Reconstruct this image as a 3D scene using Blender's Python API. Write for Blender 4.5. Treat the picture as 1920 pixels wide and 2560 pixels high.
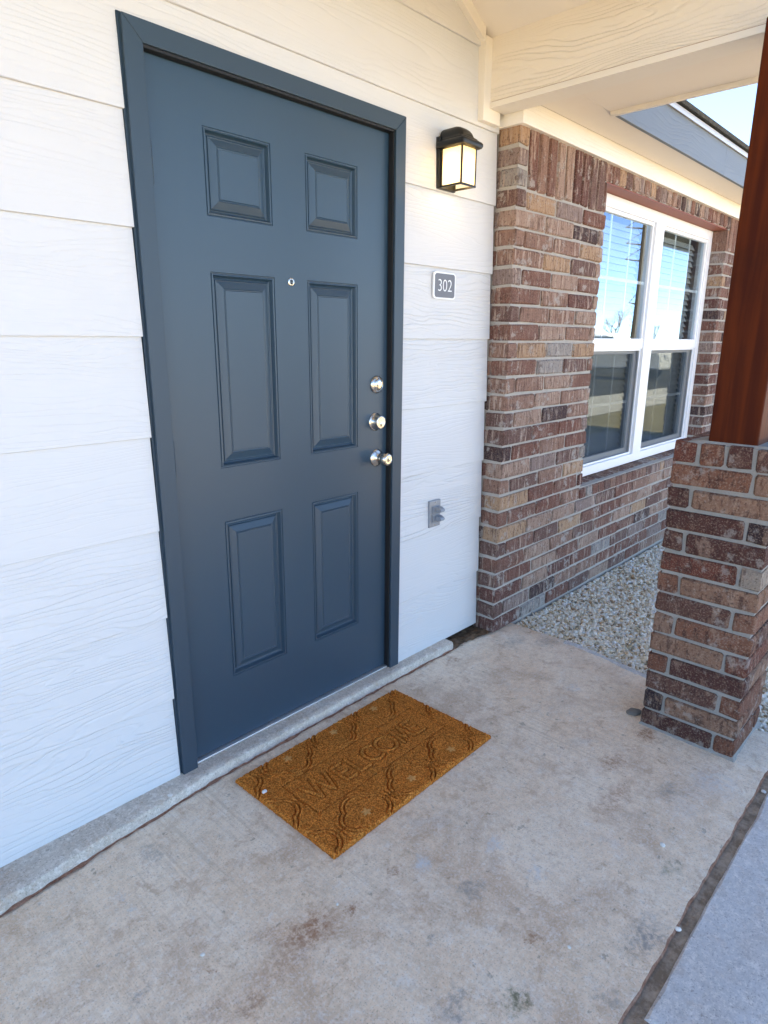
import bpy, bmesh, math, random
import numpy as np
from mathutils import Matrix, Vector, noise
rad = math.radians
for o in list(bpy.data.objects): bpy.data.objects.remove(o)
scene = bpy.context.scene
COL = scene.collection

# ------------------------------------------------------------------ camera
CAM = Vector((-0.8567, -1.6893, 1.3403))
YAW, PITCH, ROLL, FPX = -0.8099, -0.2591, 0.0063, 1615.03
def cam_axes():
    f0 = Vector((-math.sin(YAW), math.cos(YAW), 0)); r0 = Vector((math.cos(YAW), math.sin(YAW), 0)); u0 = Vector((0, 0, 1))
    f = f0*math.cos(PITCH) + u0*math.sin(PITCH); u = u0*math.cos(PITCH) - f0*math.sin(PITCH)
    return r0*math.cos(ROLL) + u*math.sin(ROLL), u*math.cos(ROLL) - r0*math.sin(ROLL), f
R_, U_, F_ = cam_axes()
cd = bpy.data.cameras.new('camera'); cam = bpy.data.objects.new('camera', cd); COL.objects.link(cam)
cam.matrix_world = Matrix(((R_.x, U_.x, -F_.x, CAM.x), (R_.y, U_.y, -F_.y, CAM.y), (R_.z, U_.z, -F_.z, CAM.z), (0, 0, 0, 1)))
cd.sensor_fit = 'HORIZONTAL'; cd.sensor_width = 36.0; cd.lens = FPX/1920*36
cd.shift_x = (960-947.95)/1920; cd.shift_y = -(1280-1275.8)/1920
cd.clip_start = 0.02; cd.clip_end = 2000
scene.camera = cam

# ------------------------------------------------------------------ sky, sun, exposure
SUN_EL, SUN_AZ = 50.0, -15.0          # sun stands behind the house (+Y), to the left
w = bpy.data.worlds.new('World'); scene.world = w; w.use_nodes = True
nt = w.node_tree; nt.nodes.clear()
sky = nt.nodes.new('ShaderNodeTexSky'); sky.sky_type = 'NISHITA'; sky.sun_disc = False
sky.sun_elevation = rad(SUN_EL); sky.sun_rotation = rad(SUN_AZ)
sky.air_density = 0.36; sky.dust_density = 0.0; sky.ozone_density = 10.0
bg = nt.nodes.new('ShaderNodeBackground'); bg.inputs['Strength'].default_value = 0.15
wo = nt.nodes.new('ShaderNodeOutputWorld')
nt.links.new(sky.outputs[0], bg.inputs[0]); nt.links.new(bg.outputs[0], wo.inputs[0])
sl = bpy.data.lights.new('sun', 'SUN'); sl.energy = 4.2; sl.angle = rad(0.53); sl.color = (1.0, 0.94, 0.85)
so = bpy.data.objects.new('sun', sl); COL.objects.link(so)
sd = Vector((math.sin(rad(SUN_AZ))*math.cos(rad(SUN_EL)), math.cos(rad(SUN_AZ))*math.cos(rad(SUN_EL)), math.sin(rad(SUN_EL))))
so.rotation_euler = sd.to_track_quat('Z', 'Y').to_euler(); so.location = (3, 10, 9)
scene.render.engine = 'CYCLES'
vs = scene.view_settings
vs.view_transform = 'Standard'; vs.look = 'None'; vs.gamma = 1.0; vs.use_curve_mapping = False
vs.exposure = 3.18
vs.use_white_balance = True; vs.white_balance_temperature = 12000; vs.white_balance_tint = 8
scene.render.resolution_x = 768; scene.render.resolution_y = 1024
scene.cycles.max_bounces = 8; scene.cycles.diffuse_bounces = 4; scene.cycles.transparent_max_bounces = 16

# ------------------------------------------------------------------ helpers
class MB:
    def __init__(s): s.v = []; s.f = []
    def add(s, vs, fs):
        o = len(s.v); s.v += [tuple(x) for x in vs]; s.f += [tuple(i+o for i in f) for f in fs]; return s
    def box(s, x0, x1, y0, y1, z0, z1):
        return s.add([(x0,y0,z0),(x1,y0,z0),(x1,y1,z0),(x0,y1,z0),(x0,y0,z1),(x1,y0,z1),(x1,y1,z1),(x0,y1,z1)],
                     [(0,3,2,1),(4,5,6,7),(0,1,5,4),(1,2,6,5),(2,3,7,6),(3,0,4,7)])
    def loft(s, loops, cap0=True, cap1=True):
        n = len(loops[0]); vs = [p for l in loops for p in l]; fs = []
        for i in range(len(loops)-1):
            for j in range(n):
                k = (j+1) % n; fs.append((i*n+j, i*n+k, (i+1)*n+k, (i+1)*n+j))
        if cap0: fs.append(tuple(reversed(range(n))))
        if cap1: fs.append(tuple(range((len(loops)-1)*n, len(loops)*n)))
        return s.add(vs, fs)
    def lathe(s, prof, c, axis='z', n=24, sx=1.0):
        # prof: (radius, height along axis)
        loops = []
        for r, h in prof:
            l = []
            for j in range(n):
                a = 2*math.pi*j/n; p, q = r*math.cos(a)*sx, r*math.sin(a)
                if axis == 'z': l.append((c[0]+p, c[1]+q, c[2]+h))
                elif axis == '-y': l.append((c[0]+p, c[1]-h, c[2]+q))
                else: l.append((c[0]+h, c[1]+p, c[2]+q))
            loops.append(l)
        return s.loft(loops)
    def tube(s, a, b, r0, r1, n=6):
        a, b = Vector(a), Vector(b); d = (b-a).normalized(); t = d.orthogonal().normalized(); q = d.cross(t)
        la = [a+t*math.cos(2*math.pi*j/n)*r0+q*math.sin(2*math.pi*j/n)*r0 for j in range(n)]
        lb = [b+t*math.cos(2*math.pi*j/n)*r1+q*math.sin(2*math.pi*j/n)*r1 for j in range(n)]
        return s.loft([la, lb])
    def mesh(s, name):
        me = bpy.data.meshes.new(name); me.from_pydata(s.v, [], s.f); me.update()
        bm = bmesh.new(); bm.from_mesh(me); bmesh.ops.recalc_face_normals(bm, faces=bm.faces); bm.to_mesh(me); bm.free()
        return me
    def build(s, name, mat, parent=None, bevel=0, smooth=False, loc=None, seg=2):
        me = s.mesh(name)
        if bevel:
            bm = bmesh.new(); bm.from_mesh(me)
            ed = [e for e in bm.edges if len(e.link_faces) == 2 and e.calc_face_angle() > 0.5]
            bmesh.ops.bevel(bm, geom=ed, offset=bevel, segments=seg, affect='EDGES', profile=0.5, clamp_overlap=True)
            bm.to_mesh(me); bm.free()
        return obj(name, me, mat, parent, smooth, loc)
def obj(name, me, mat=None, parent=None, smooth=False, loc=None):
    o = bpy.data.objects.new(name, me); COL.objects.link(o)
    if mat and not me.materials: me.materials.append(mat)
    if parent: o.parent = parent
    if smooth:
        me.polygons.foreach_set('use_smooth', [True]*len(me.polygons))
        try: me.set_sharp_from_angle(angle=rad(35))
        except Exception: pass
    if loc: o.location = loc
    return o
def thing(name, label, cat, group=None):
    o = bpy.data.objects.new(name, None); COL.objects.link(o); o.empty_display_size = 0.1
    return tag(o, label, cat, group)
def tag(o, label, cat=None, group=None, kind=None):
    if label: o['label'] = label
    if cat: o['category'] = cat
    if group: o['group'] = group
    if kind: o['kind'] = kind
    elif cat and 'kind' not in o: o['kind'] = 'thing'
    return o
def structure(o, kind='structure', label=None):
    o['kind'] = kind
    if label: o['label'] = label
    return o
def grid(name, X, Y, Z, mat, parent=None, smooth=True):
    ny, nx = X.shape
    v = np.stack([X, Y, Z], -1).reshape(-1, 3)
    i = np.arange(nx*ny).reshape(ny, nx)
    f = np.stack([i[:-1,:-1], i[:-1,1:], i[1:,1:], i[1:,:-1]], -1).reshape(-1, 4)
    me = bpy.data.meshes.new(name); me.from_pydata(v.tolist(), [], f.tolist()); me.update()
    return obj(name, me, mat, parent, smooth)

# ------------------------------------------------------------------ material kit
class NT:
    def __init__(s, name):
        s.m = bpy.data.materials.new(name); s.m.use_nodes = True; s.t = s.m.node_tree; s.t.nodes.clear()
        s.out = s.t.nodes.new('ShaderNodeOutputMaterial')
    def n(s, typ, ins=None, **kw):
        nd = s.t.nodes.new('ShaderNode'+typ)
        for k, v in kw.items(): setattr(nd, k, v)
        for k, v in (ins or {}).items(): s.set(nd.inputs[k], v)
        return nd
    def set(s, sock, v):
        if isinstance(v, bpy.types.NodeSocket): s.t.links.new(v, sock)
        elif isinstance(v, bpy.types.Node): s.t.links.new(v.outputs[0], sock)
        else:
            if isinstance(v, (tuple, list)) and len(v) == 3 and sock.type == 'RGBA': v = (*v, 1)
            sock.default_value = v
    def math(s, op, a, b=0.0, clamp=False):
        nd = s.n('Math', operation=op, use_clamp=clamp); s.set(nd.inputs[0], a); s.set(nd.inputs[1], b); return nd.outputs[0]
    def vmath(s, op, a, b):
        nd = s.n('VectorMath', operation=op); s.set(nd.inputs[0], a); s.set(nd.inputs[1], b); return nd.outputs[0]
    def coord(s, scale=(1,1,1), rnd=True, what='Object'):
        c = s.n('TexCoord').outputs[what]
        if rnd:
            r = s.n('ObjectInfo').outputs['Random']
            comb = s.n('CombineXYZ'); 
            s.set(comb.inputs[0], s.math('MULTIPLY', r, 37.3)); s.set(comb.inputs[1], s.math('MULTIPLY', r, 91.7)); s.set(comb.inputs[2], s.math('MULTIPLY', r, 53.1))
            c = s.vmath('ADD', c, comb.outputs[0])
        return s.vmath('MULTIPLY', c, scale)
    def noise(s, vec, scale=5, detail=4, rough=0.55, dist=0.0):
        nd = s.n('TexNoise', {'Vector': vec, 'Scale': scale, 'Detail': detail, 'Roughness': rough, 'Distortion': dist}); return nd.outputs['Fac']
    def ramp(s, fac, stops, interp='LINEAR'):
        nd = s.n('ValToRGB'); cr = nd.color_ramp; cr.interpolation = interp
        while len(cr.elements) > 1: cr.elements.remove(cr.elements[-1])
        cr.elements[0].position = stops[0][0]; c = stops[0][1]; cr.elements[0].color = (*c, 1) if len(c) == 3 else c
        for p, c in stops[1:]:
            e = cr.elements.new(p); e.color = (*c, 1)
        s.set(nd.inputs[0], fac); return nd.outputs[0]
    def step(s, fac, a, b):
        nd = s.n('MapRange', {'Value': fac, 'From Min': a, 'From Max': b, 'To Min': 0.0, 'To Max': 1.0}); nd.clamp = True; nd.interpolation_type = 'SMOOTHSTEP'; return nd.outputs[0]
    def mix(s, fac, a, b, blend='MIX'):
        nd = s.n('Mix', data_type='RGBA', blend_type=blend); s.set(nd.inputs[0], fac); s.set(nd.inputs[6], a); s.set(nd.inputs[7], b); return nd.outputs[2]
    def bump(s, h, strength=0.3, dist=0.002, normal=None):
        nd = s.n('Bump', {'Height': h, 'Strength': strength, 'Distance': dist})
        if normal: s.set(nd.inputs['Normal'], normal)
        return nd.outputs[0]
    def bsdf(s, color, rough=0.6, normal=None, metal=0.0, spec=0.5, **ins):
        nd = s.n('BsdfPrincipled', {'Base Color': color, 'Roughness': rough, 'Metallic': metal, 'Specular IOR Level': spec})
        if normal: s.set(nd.inputs['Normal'], normal)
        for k, v in ins.items(): s.set(nd.inputs[k], v)
        s.t.links.new(nd.outputs[0], s.out.inputs['Surface']); return s.m

def m_paint_grain(name, col, axis='x', strength=0.5, rough=0.55):
    m = NT(name)
    # embossed cedar grain: lines running along the plank, wandering and closing into arches
    a, b = {'x': ((1.1,0.3,7.0), 2), 'y': ((0.3,1.1,7.0), 2), 'xy': ((1.1,7.0,7.0), 2)}[axis]
    c = m.coord((1,1,1)); low = m.noise(m.vmath('MULTIPLY', c, a), 1.0, 3, 0.45, 0.6)
    sep = m.n('SeparateXYZ'); m.set(sep.inputs[0], c)
    z = sep.outputs[2]
    v = m.math('ADD', m.math('MULTIPLY', z, 62.0), m.math('MULTIPLY', low, 12.0))
    fr = m.math('PINGPONG', v, 0.5)
    line = m.step(fr, 0.0, 0.22)
    patch = m.step(m.noise(m.vmath('MULTIPLY', c, (0.9,0.9,5.0)), 1.7, 2), 0.38, 0.6)
    fine = m.noise(m.vmath('MULTIPLY', c, {'x': (14,14,260), 'y': (14,14,260), 'xy': (14,260,260)}[axis]), 1.0, 2)
    h = m.math('ADD', m.math('MULTIPLY', line, m.math('ADD', 0.25, m.math('MULTIPLY', patch, 0.75))), m.math('MULTIPLY', fine, 0.35))
    dirt = m.noise(c, 3.0, 5, 0.6)
    cc = m.mix(m.math('MULTIPLY', m.step(dirt, 0.45, 0.75), 0.10), col, tuple(x*0.8 for x in col))
    return m.bsdf(cc, rough, m.bump(h, m.math('MULTIPLY', strength, m.math('ADD', 0.45, m.math('MULTIPLY', m.math('FRACT', m.math('MULTIPLY', m.n('ObjectInfo').outputs['Random'], 7.77)), 0.8))), 0.0036), spec=0.35)

def m_brick(name, streak=(70,70,6.0), pal=None, smear=0.68, light=(0.52,0.385,0.31), dark=(0.10,0.046,0.036), lf=0.72):
    m = NT(name); r = m.n('ObjectInfo').outputs['Random']; c = m.coord()
    pal = pal or [(0.0,(0.18,0.072,0.054)),(0.13,(0.26,0.14,0.105)),(0.27,(0.15,0.080,0.068)),(0.40,(0.34,0.215,0.165)),(0.52,(0.20,0.092,0.070)),(0.64,(0.25,0.175,0.155)),(0.74,(0.060,0.036,0.038)),(0.84,(0.28,0.25,0.23)),(0.90,(0.13,0.050,0.042)),(0.95,(0.40,0.24,0.15))]
    base = m.ramp(r, pal, 'CONSTANT')
    s1 = m.noise(m.vmath('MULTIPLY', c, streak), 1.0, 4, 0.62, 0.5)
    s2 = m.noise(m.vmath('ADD', m.vmath('MULTIPLY', c, tuple(x*1.6+2 for x in streak)), (5,9,3)), 1.0, 3, 0.6, 0.3)
    amt = m.step(m.noise(m.vmath('ADD', c, (2,6,8)), 7.0, 2), 0.30, 0.62)
    col = m.mix(m.math('MULTIPLY', m.step(s1, 0.52, 0.62), m.math('MULTIPLY', amt, lf)), base, light)
    col = m.mix(m.math('MULTIPLY', m.step(s2, 0.53, 0.64), 0.65), col, dark)
    b1 = m.noise(c, 19.0, 5, 0.65)
    col = m.mix(m.math('MULTIPLY', m.step(b1, 0.57, 0.68), 0.55), col, tuple(x*0.75 for x in dark))
    b2 = m.noise(m.vmath('ADD', c, (7.7,3.1,9.2)), 15.0, 6, 0.7)
    col = m.mix(m.math('MULTIPLY', m.step(b2, 0.56, 0.64), smear), col, (0.40,0.36,0.325))
    g = m.noise(c, 190.0, 2, 0.6)
    col = m.mix(m.math('MULTIPLY', m.step(g, 0.48, 0.72), 0.35), col, (0.46,0.34,0.27))
    col = m.mix(m.math('MULTIPLY', m.step(m.noise(c, 120.0, 3), 0.56, 0.68), 0.6), col, (0.055,0.030,0.026))
    h = m.math('ADD', m.math('MULTIPLY', m.noise(c, 75.0, 5, 0.65), 1.2), m.math('MULTIPLY', s1, 1.0))
    return m.bsdf(col, 0.92, m.bump(h, 0.9, 0.005), spec=0.15)

def m_concrete(name, c0, c1, broom=None, stains=(), bumpd=0.0015, white=0.35, warm=(0.54,0.335,0.22), warmf=0.6):
    m = NT(name); c = m.coord(rnd=False); 
    n1 = m.noise(c, 2.6, 6, 0.6, 0.3); n2 = m.noise(m.vmath('ADD', c, (11,5,2)), 8.0, 6, 0.65); n3 = m.noise(c, 60.0, 4, 0.7)
    col = m.mix(m.step(n1, 0.33, 0.68), c0, c1)
    col = m.mix(m.math('MULTIPLY', m.step(m.noise(m.vmath('ADD', c, (3,8,1)), 3.6, 7, 0.68, 0.5), 0.47, 0.68), warmf), col, warm)
    col = m.mix(m.math('MULTIPLY', m.step(m.noise(m.vmath('ADD', c, (1,2,7)), 6.5, 8, 0.72, 0.3), 0.56, 0.70), white), col, (0.62,0.60,0.58))
    col = m.mix(m.math('MULTIPLY', m.step(n2, 0.56, 0.74), 0.35), col, tuple(x*0.62 for x in c0))
    col = m.mix(m.math('MULTIPLY', m.step(n3, 0.42, 0.66), 0.30), col, tuple(x*0.60 for x in c0))
    col = m.mix(m.math('MULTIPLY', m.step(m.noise(m.vmath('ADD', c, (9,1,3)), 24.0, 6, 0.7), 0.47, 0.66), 0.34), col, tuple(x*0.70*k_ for x, k_ in zip(c0, (1.02,0.94,0.88))))
    col = m.mix(m.math('MULTIPLY', m.step(m.noise(c, 130.0, 3, 0.7), 0.50, 0.64), 0.42), col, (0.86,0.78,0.70))
    col = m.mix(m.math('MULTIPLY', m.step(m.noise(m.vmath('ADD', c, (4,4,4)), 33.0, 3, 0.6), 0.66, 0.72), 0.45), col, (0.16,0.125,0.10))
    cr = m.noise(m.vmath('ADD', c, (21,4,6)), 38.0, 9, 0.82, 0.2); cr2 = m.noise(m.vmath('ADD', c, (2,17,5)), 16.0, 9, 0.8, 0.4)
    col = m.mix(m.math('MULTIPLY', m.step(cr, 0.53, 0.60), 0.45*white+0.20), col, (0.90,0.84,0.78))
    col = m.mix(m.math('MULTIPLY', m.step(cr2, 0.53, 0.61), warmf*0.85), col, tuple(x*1.05 for x in warm))
    col = m.mix(m.math('MULTIPLY', m.step(m.noise(m.vmath('ADD', c, (8,8,5)), 210.0, 3, 0.6), 0.57, 0.66), 0.55), col, tuple(x*0.42 for x in c0))
    h = m.math('ADD', m.math('MULTIPLY', n3, 0.8), m.math('ADD', m.math('MULTIPLY', cr, 1.2), m.math('MULTIPLY', n2, 1.2)))
    if broom:
        bn = m.noise(m.vmath('MULTIPLY', c, broom), 1.0, 3, 0.6, 0.15)
        bm_ = m.step(m.noise(c, 1.3, 2), 0.42, 0.62)
        f = m.math('MULTIPLY', m.step(bn, 0.5, 0.72), m.math('ADD', 0.10, m.math('MULTIPLY', bm_, 0.32)))
        col = m.mix(f, col, tuple(x*0.66 for x in c0)); h = m.math('ADD', h, m.math('MULTIPLY', bn, 1.2))
    if stains:
        wob = m.n('TexNoise', {'Vector': c, 'Scale': 26.0, 'Detail': 8.0, 'Roughness': 0.78})
        cw = m.vmath('ADD', c, m.vmath('MULTIPLY', m.vmath('SUBTRACT', wob.outputs['Color'], (0.5,0.5,0.5)), (0.16,0.16,0.0)))
        cut = m.math('MULTIPLY', m.step(m.noise(c, 55.0, 6, 0.8), 0.40, 0.60), 1.1)
        for (x, y, rx, ry, sc, st) in stains:
            d = m.vmath('MULTIPLY', m.vmath('SUBTRACT', cw, (x, y, 0)), (1/rx, 1/ry, 0))
            L = m.n('VectorMath', operation='LENGTH'); m.set(L.inputs[0], d)
            f = m.math('MULTIPLY', m.step(L.outputs['Value'], 1.25, 0.15), m.math('MULTIPLY', m.math('ADD', 0.22, cut), st), clamp=True)
            col = m.mix(f, col, sc)
    return m.bsdf(col, 0.9, m.bump(h, 0.8, bumpd*1.6), spec=0.2)

def m_simple(name, col, rough=0.5, metal=0.0, spec=0.5, nscale=0, nstr=0.2, ndist=0.001, var=0.0, stretch=(1,1,1)):
    m = NT(name); c = m.coord(stretch); nrm = None; cc = col
    if nscale: nrm = m.bump(m.noise(c, nscale, 4, 0.6), nstr, ndist)
    if var: cc = m.mix(m.math('MULTIPLY', m.step(m.noise(c, 5.0, 5, 0.6), 0.35, 0.7), var), col, tuple(x*0.55 for x in col))
    return m.bsdf(cc, rough, nrm, metal, spec)

M = {}
WHITE = (0.645, 0.645, 0.645)
M['siding'] = m_paint_grain('white_siding_paint', WHITE, 'x', 0.50)
M['trim_x'] = m_paint_grain('bounce_warmed_trim_paint_x', (0.79,0.76,0.71), 'x', 0.45)  # white trim; warm bounce from the sunlit ground is put into its colour
M['trim_y'] = m_paint_grain('bounce_warmed_trim_paint_y', (0.79,0.73,0.65), 'y', 0.5)
M['smooth_trim'] = m_simple('smooth_trim_paint', (0.79,0.745,0.68), 0.55, nscale=60, nstr=0.08, var=0.06)
M['ceiling'] = m_simple('ceiling_paint', (0.80,0.74,0.67), 0.7, nscale=120, nstr=0.1, var=0.05)  # off-white tinted warmer to stand for ground bounce on ceiling and soffits
M['door'] = m_simple('slate_blue_door_paint', (0.018,0.052,0.080), 0.40, spec=0.58, nscale=330, nstr=0.10, ndist=0.0006)
M['frame'] = m_simple('slate_blue_frame_paint', (0.022,0.050,0.074), 0.46, spec=0.5, nscale=260, nstr=0.08, ndist=0.0006)
M['rubber'] = m_simple('black_rubber', (0.008,0.008,0.009), 0.6)
M['nickel'] = m_simple('satin_nickel', (0.62,0.58,0.52), 0.24, 1.0, nscale=300, nstr=0.05)
M['keydark'] = m_simple('keyway_dark', (0.03,0.028,0.025), 0.5, 0.6)
M['alu'] = m_simple('aluminium', (0.75,0.76,0.78), 0.35, 0.8)
M['brick'] = m_brick('wall_brick')
M['brick_col'] = m_brick('column_brick', (26,26,11), [(0.0,(0.145,0.046,0.032)),(0.14,(0.085,0.034,0.028)),(0.30,(0.20,0.085,0.055)),(0.46,(0.115,0.052,0.040)),(0.60,(0.235,0.125,0.085)),(0.72,(0.045,0.026,0.026)),(0.82,(0.17,0.065,0.042)),(0.93,(0.27,0.215,0.175))], 0.42, (0.33,0.205,0.15), (0.060,0.024,0.020), 0.55)
def m_mortar(name, col):
    m = NT(name); c = m.coord(rnd=False)
    cc = m.mix(m.math('MULTIPLY', m.step(m.noise(c, 9.0, 5, 0.65), 0.4, 0.7), 0.45), col, tuple(x*0.68 for x in col))
    cc = m.mix(m.math('MULTIPLY', m.step(m.noise(c, 170.0, 3), 0.5, 0.7), 0.35), cc, tuple(x*0.6 for x in col))
    return m.bsdf(cc, 0.95, m.bump(m.noise(c, 130.0, 5, 0.7), 0.7, 0.003), spec=0.15)
M['mortar'] = m_mortar('grey_mortar', (0.44,0.40,0.355))
M['mortar_col'] = m_mortar('grey_column_mortar', (0.32,0.305,0.28))
def m_wood():
    m = NT('red_brown_stained_wood'); c = m.coord(rnd=False)
    g = m.noise(m.vmath('MULTIPLY', c, (28,28,1.6)), 1.0, 5, 0.6, 0.5); b = m.noise(c, 4.0, 4, 0.6)
    col = m.mix(m.step(g, 0.36, 0.68), (0.056,0.0065,0.001), (0.105,0.016,0.002))
    col = m.mix(m.math('MULTIPLY', m.step(b, 0.5, 0.75), 0.5), col, (0.022,0.005,0.002))
    return m.bsdf(col, 0.62, m.bump(g, 0.25, 0.001), spec=0.15)
M['wood'] = m_wood()
def m_coir():
    m = NT('coir_fibre'); c = m.coord(rnd=False)
    f1 = m.noise(c, 230.0, 3, 0.75); f2 = m.noise(m.vmath('MULTIPLY', c, (1,1,1)), 90.0, 5, 0.7, 1.0)
    col = m.mix(m.step(f1, 0.40, 0.60), (0.36,0.080,0.011), (0.90,0.295,0.066))
    col = m.mix(m.math('MULTIPLY', m.step(f2, 0.46, 0.70), 0.45), col, (0.15,0.050,0.010))
    col = m.mix(m.math('MULTIPLY', m.step(m.noise(c, 240.0, 2), 0.60, 0.75), 0.5), col, (0.62,0.32,0.11))
    at = m.n('Attribute', attribute_name='worn')
    col = m.mix(m.math('MULTIPLY', at.outputs['Fac'], 0.65), col, (0.80,0.42,0.16))
    return m.bsdf(col, 0.95, m.bump(m.math('ADD', f1, f2), 0.7, 0.003), spec=0.08)
M['coir'] = m_coir()
def m_gravel(name='gravel_stone'):
    m = NT(name); r = m.n('NewGeometry').outputs['Random Per Island']; c = m.coord(rnd=False)
    col = m.ramp(r, [(0,(0.86,0.77,0.63)),(0.24,(0.76,0.61,0.43)),(0.40,(0.90,0.85,0.75)),(0.60,(0.58,0.43,0.27)),(0.70,(0.80,0.71,0.57)),(0.84,(0.33,0.25,0.17)),(0.89,(0.85,0.83,0.80)),(0.96,(0.42,0.25,0.14))], 'CONSTANT')
    col = m.mix(m.math('MULTIPLY', m.noise(c, 140.0, 3), 0.22), col, (0.36,0.26,0.16))
    return m.bsdf(col, 0.8, m.bump(m.noise(c, 200.0, 3), 0.4, 0.002), spec=0.3)
M['gravel'] = m_gravel()
def m_soil(name, a, b, sc=40.0):
    m = NT(name); c = m.coord(rnd=False)
    col = m.mix(m.step(m.noise(c, sc, 6, 0.7), 0.35, 0.65), a, b)
    return m.bsdf(col, 0.95, m.bump(m.noise(c, sc*3, 5, 0.7), 0.9, 0.006), spec=0.1)
M['soil'] = m_soil('brown_soil', (0.10,0.058,0.035), (0.23,0.145,0.095))
M['redsoil'] = m_soil('red_soil', (0.27,0.115,0.075), (0.46,0.25,0.18), 60)
M['groove'] = m_soil('groove_soil', (0.24,0.165,0.115), (0.46,0.345,0.26), 30)
M['dry'] = m_soil('dry_grass_ground', (0.19,0.155,0.075), (0.30,0.245,0.13), 3.0)
M['asphalt'] = m_soil('asphalt', (0.045,0.045,0.047), (0.065,0.064,0.062), 30.0)
BR = (0.42,0.20,0.115); GY = (0.33,0.29,0.26); WH = (0.66,0.63,0.61); OL = (0.24,0.205,0.13)
STAINS = [  # x, y, rx, ry, colour, strength  (filled from the stain list below)
    (-0.065,-0.714,0.100,0.060,BR,0.74),
    (-0.174,-0.738,0.100,0.060,BR,0.40),
    (-0.268,-0.762,0.050,0.030,BR,0.59),
    (-0.328,-0.714,0.060,0.040,BR,0.40),
    (-0.146,-0.648,0.060,0.025,BR,0.45),
    (0.480,-1.305,0.085,0.045,GY,0.75),
    (0.135,-1.166,0.035,0.035,OL,0.80),
    (0.028,-1.076,0.060,0.030,GY,0.60),
    (0.310,-0.921,0.050,0.035,GY,0.60),
    (0.273,-1.308,0.030,0.040,GY,0.50),
    (0.280,-0.773,0.030,0.030,WH,0.80),
    (0.472,-0.876,0.035,0.025,WH,0.80),
    (0.470,-1.021,0.030,0.020,WH,0.60),
    (0.289,-1.111,0.018,0.014,BR,0.89),
    (1.193,-1.236,0.100,0.080,WH,0.45),
    (1.018,-1.210,0.100,0.040,WH,0.35),
    (1.302,-0.974,0.050,0.030,BR,0.89),
    (1.066,-0.959,0.090,0.030,BR,0.55),
    (0.914,-1.043,0.140,0.040,BR,0.45),
    (0.204,-0.740,0.030,0.018,BR,0.69),
    (0.051,-0.739,0.025,0.020,BR,0.79),
    (-0.211,-0.219,0.030,0.050,GY,0.50),
    (-0.286,-0.638,0.012,0.010,BR,0.79),
    (-0.336,-0.294,0.018,0.012,WH,0.90),
    (-0.339,-0.351,0.014,0.012,WH,0.80),
    (-0.427,-0.575,0.030,0.020,GY,0.50),
    (0.124,-0.941,0.030,0.015,GY,0.60),
    (1.418,-0.632,0.050,0.025,WH,0.50),
    (1.262,-0.134,0.040,0.030,BR,0.59),
    (1.607,-0.226,0.100,0.050,GY,0.45),
    (1.715,-0.336,0.100,0.050,GY,0.40),
    (1.048,-1.150,0.050,0.030,GY,0.55),
    (0.738,-1.270,0.050,0.030,OL,0.40),
]
M['slab'] = m_concrete('porch_concrete', (0.86,0.63,0.455), (0.93,0.765,0.605), broom=(95,2.0,1), stains=STAINS)
M['ledge'] = m_concrete('ledge_concrete', (0.56,0.475,0.40), (0.64,0.565,0.49), warmf=0.35, white=0.35, bumpd=0.002)
M['walk'] = m_concrete('walk_concrete', (0.56,0.55,0.54), (0.64,0.63,0.62), warmf=0.18, white=0.5)
M['skylit_mortar'] = m_concrete('skylit_edge_mortar', (0.50,0.49,0.48), (0.64,0.63,0.63), warmf=0.1, white=0.6, bumpd=0.004)  # pale tone stands for skylight on the raised slab lip
M['vinyl'] = m_simple('white_vinyl', (0.84,0.84,0.845), 0.35, nscale=40, nstr=0.02)
M['blind'] = m_simple('blind_slat_white', (0.55,0.55,0.54), 0.5)
M['room'] = m_simple('room_plaster', (0.30,0.29,0.28), 0.9)
M['black'] = m_simple('black_cast_metal', (0.012,0.012,0.011), 0.42, 0.3, nscale=90, nstr=0.25, ndist=0.001)
M['switch'] = m_simple('grey_cast_metal', (0.26,0.285,0.315), 0.42, 0.35, nscale=150, nstr=0.12)
M['sign_white'] = m_simple('sign_white', (0.83,0.83,0.83), 0.4)
M['sign_grey'] = m_simple('sign_grey', (0.135,0.14,0.16), 0.5, nscale=200, nstr=0.05)
M['lintel'] = m_simple('red_lintel_paint', (0.30,0.085,0.055), 0.55, nscale=60, nstr=0.1, var=0.2)
M['fascia'] = m_paint_grain('fascia_paint', (0.165,0.195,0.225), 'x', 0.4)
M['drip'] = m_simple('drip_edge_metal', (0.62,0.63,0.66), 0.4, 0.3)
M['shingle'] = m_soil('asphalt_shingle', (0.06,0.055,0.045), (0.12,0.11,0.09), 60)
M['truck'] = m_simple('white_car_paint', (0.80,0.80,0.81), 0.25)
M['tyre'] = m_simple('tyre_rubber', (0.02,0.02,0.02), 0.8)
M['darkglass'] = m_simple('dark_glass', (0.02,0.022,0.025), 0.08)
M['bark'] = m_soil('grey_bark', (0.10,0.08,0.065), (0.19,0.155,0.13), 20)
M['polewood'] = m_soil('weathered_pole_wood', (0.07,0.055,0.045), (0.12,0.10,0.08), 12)
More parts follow.
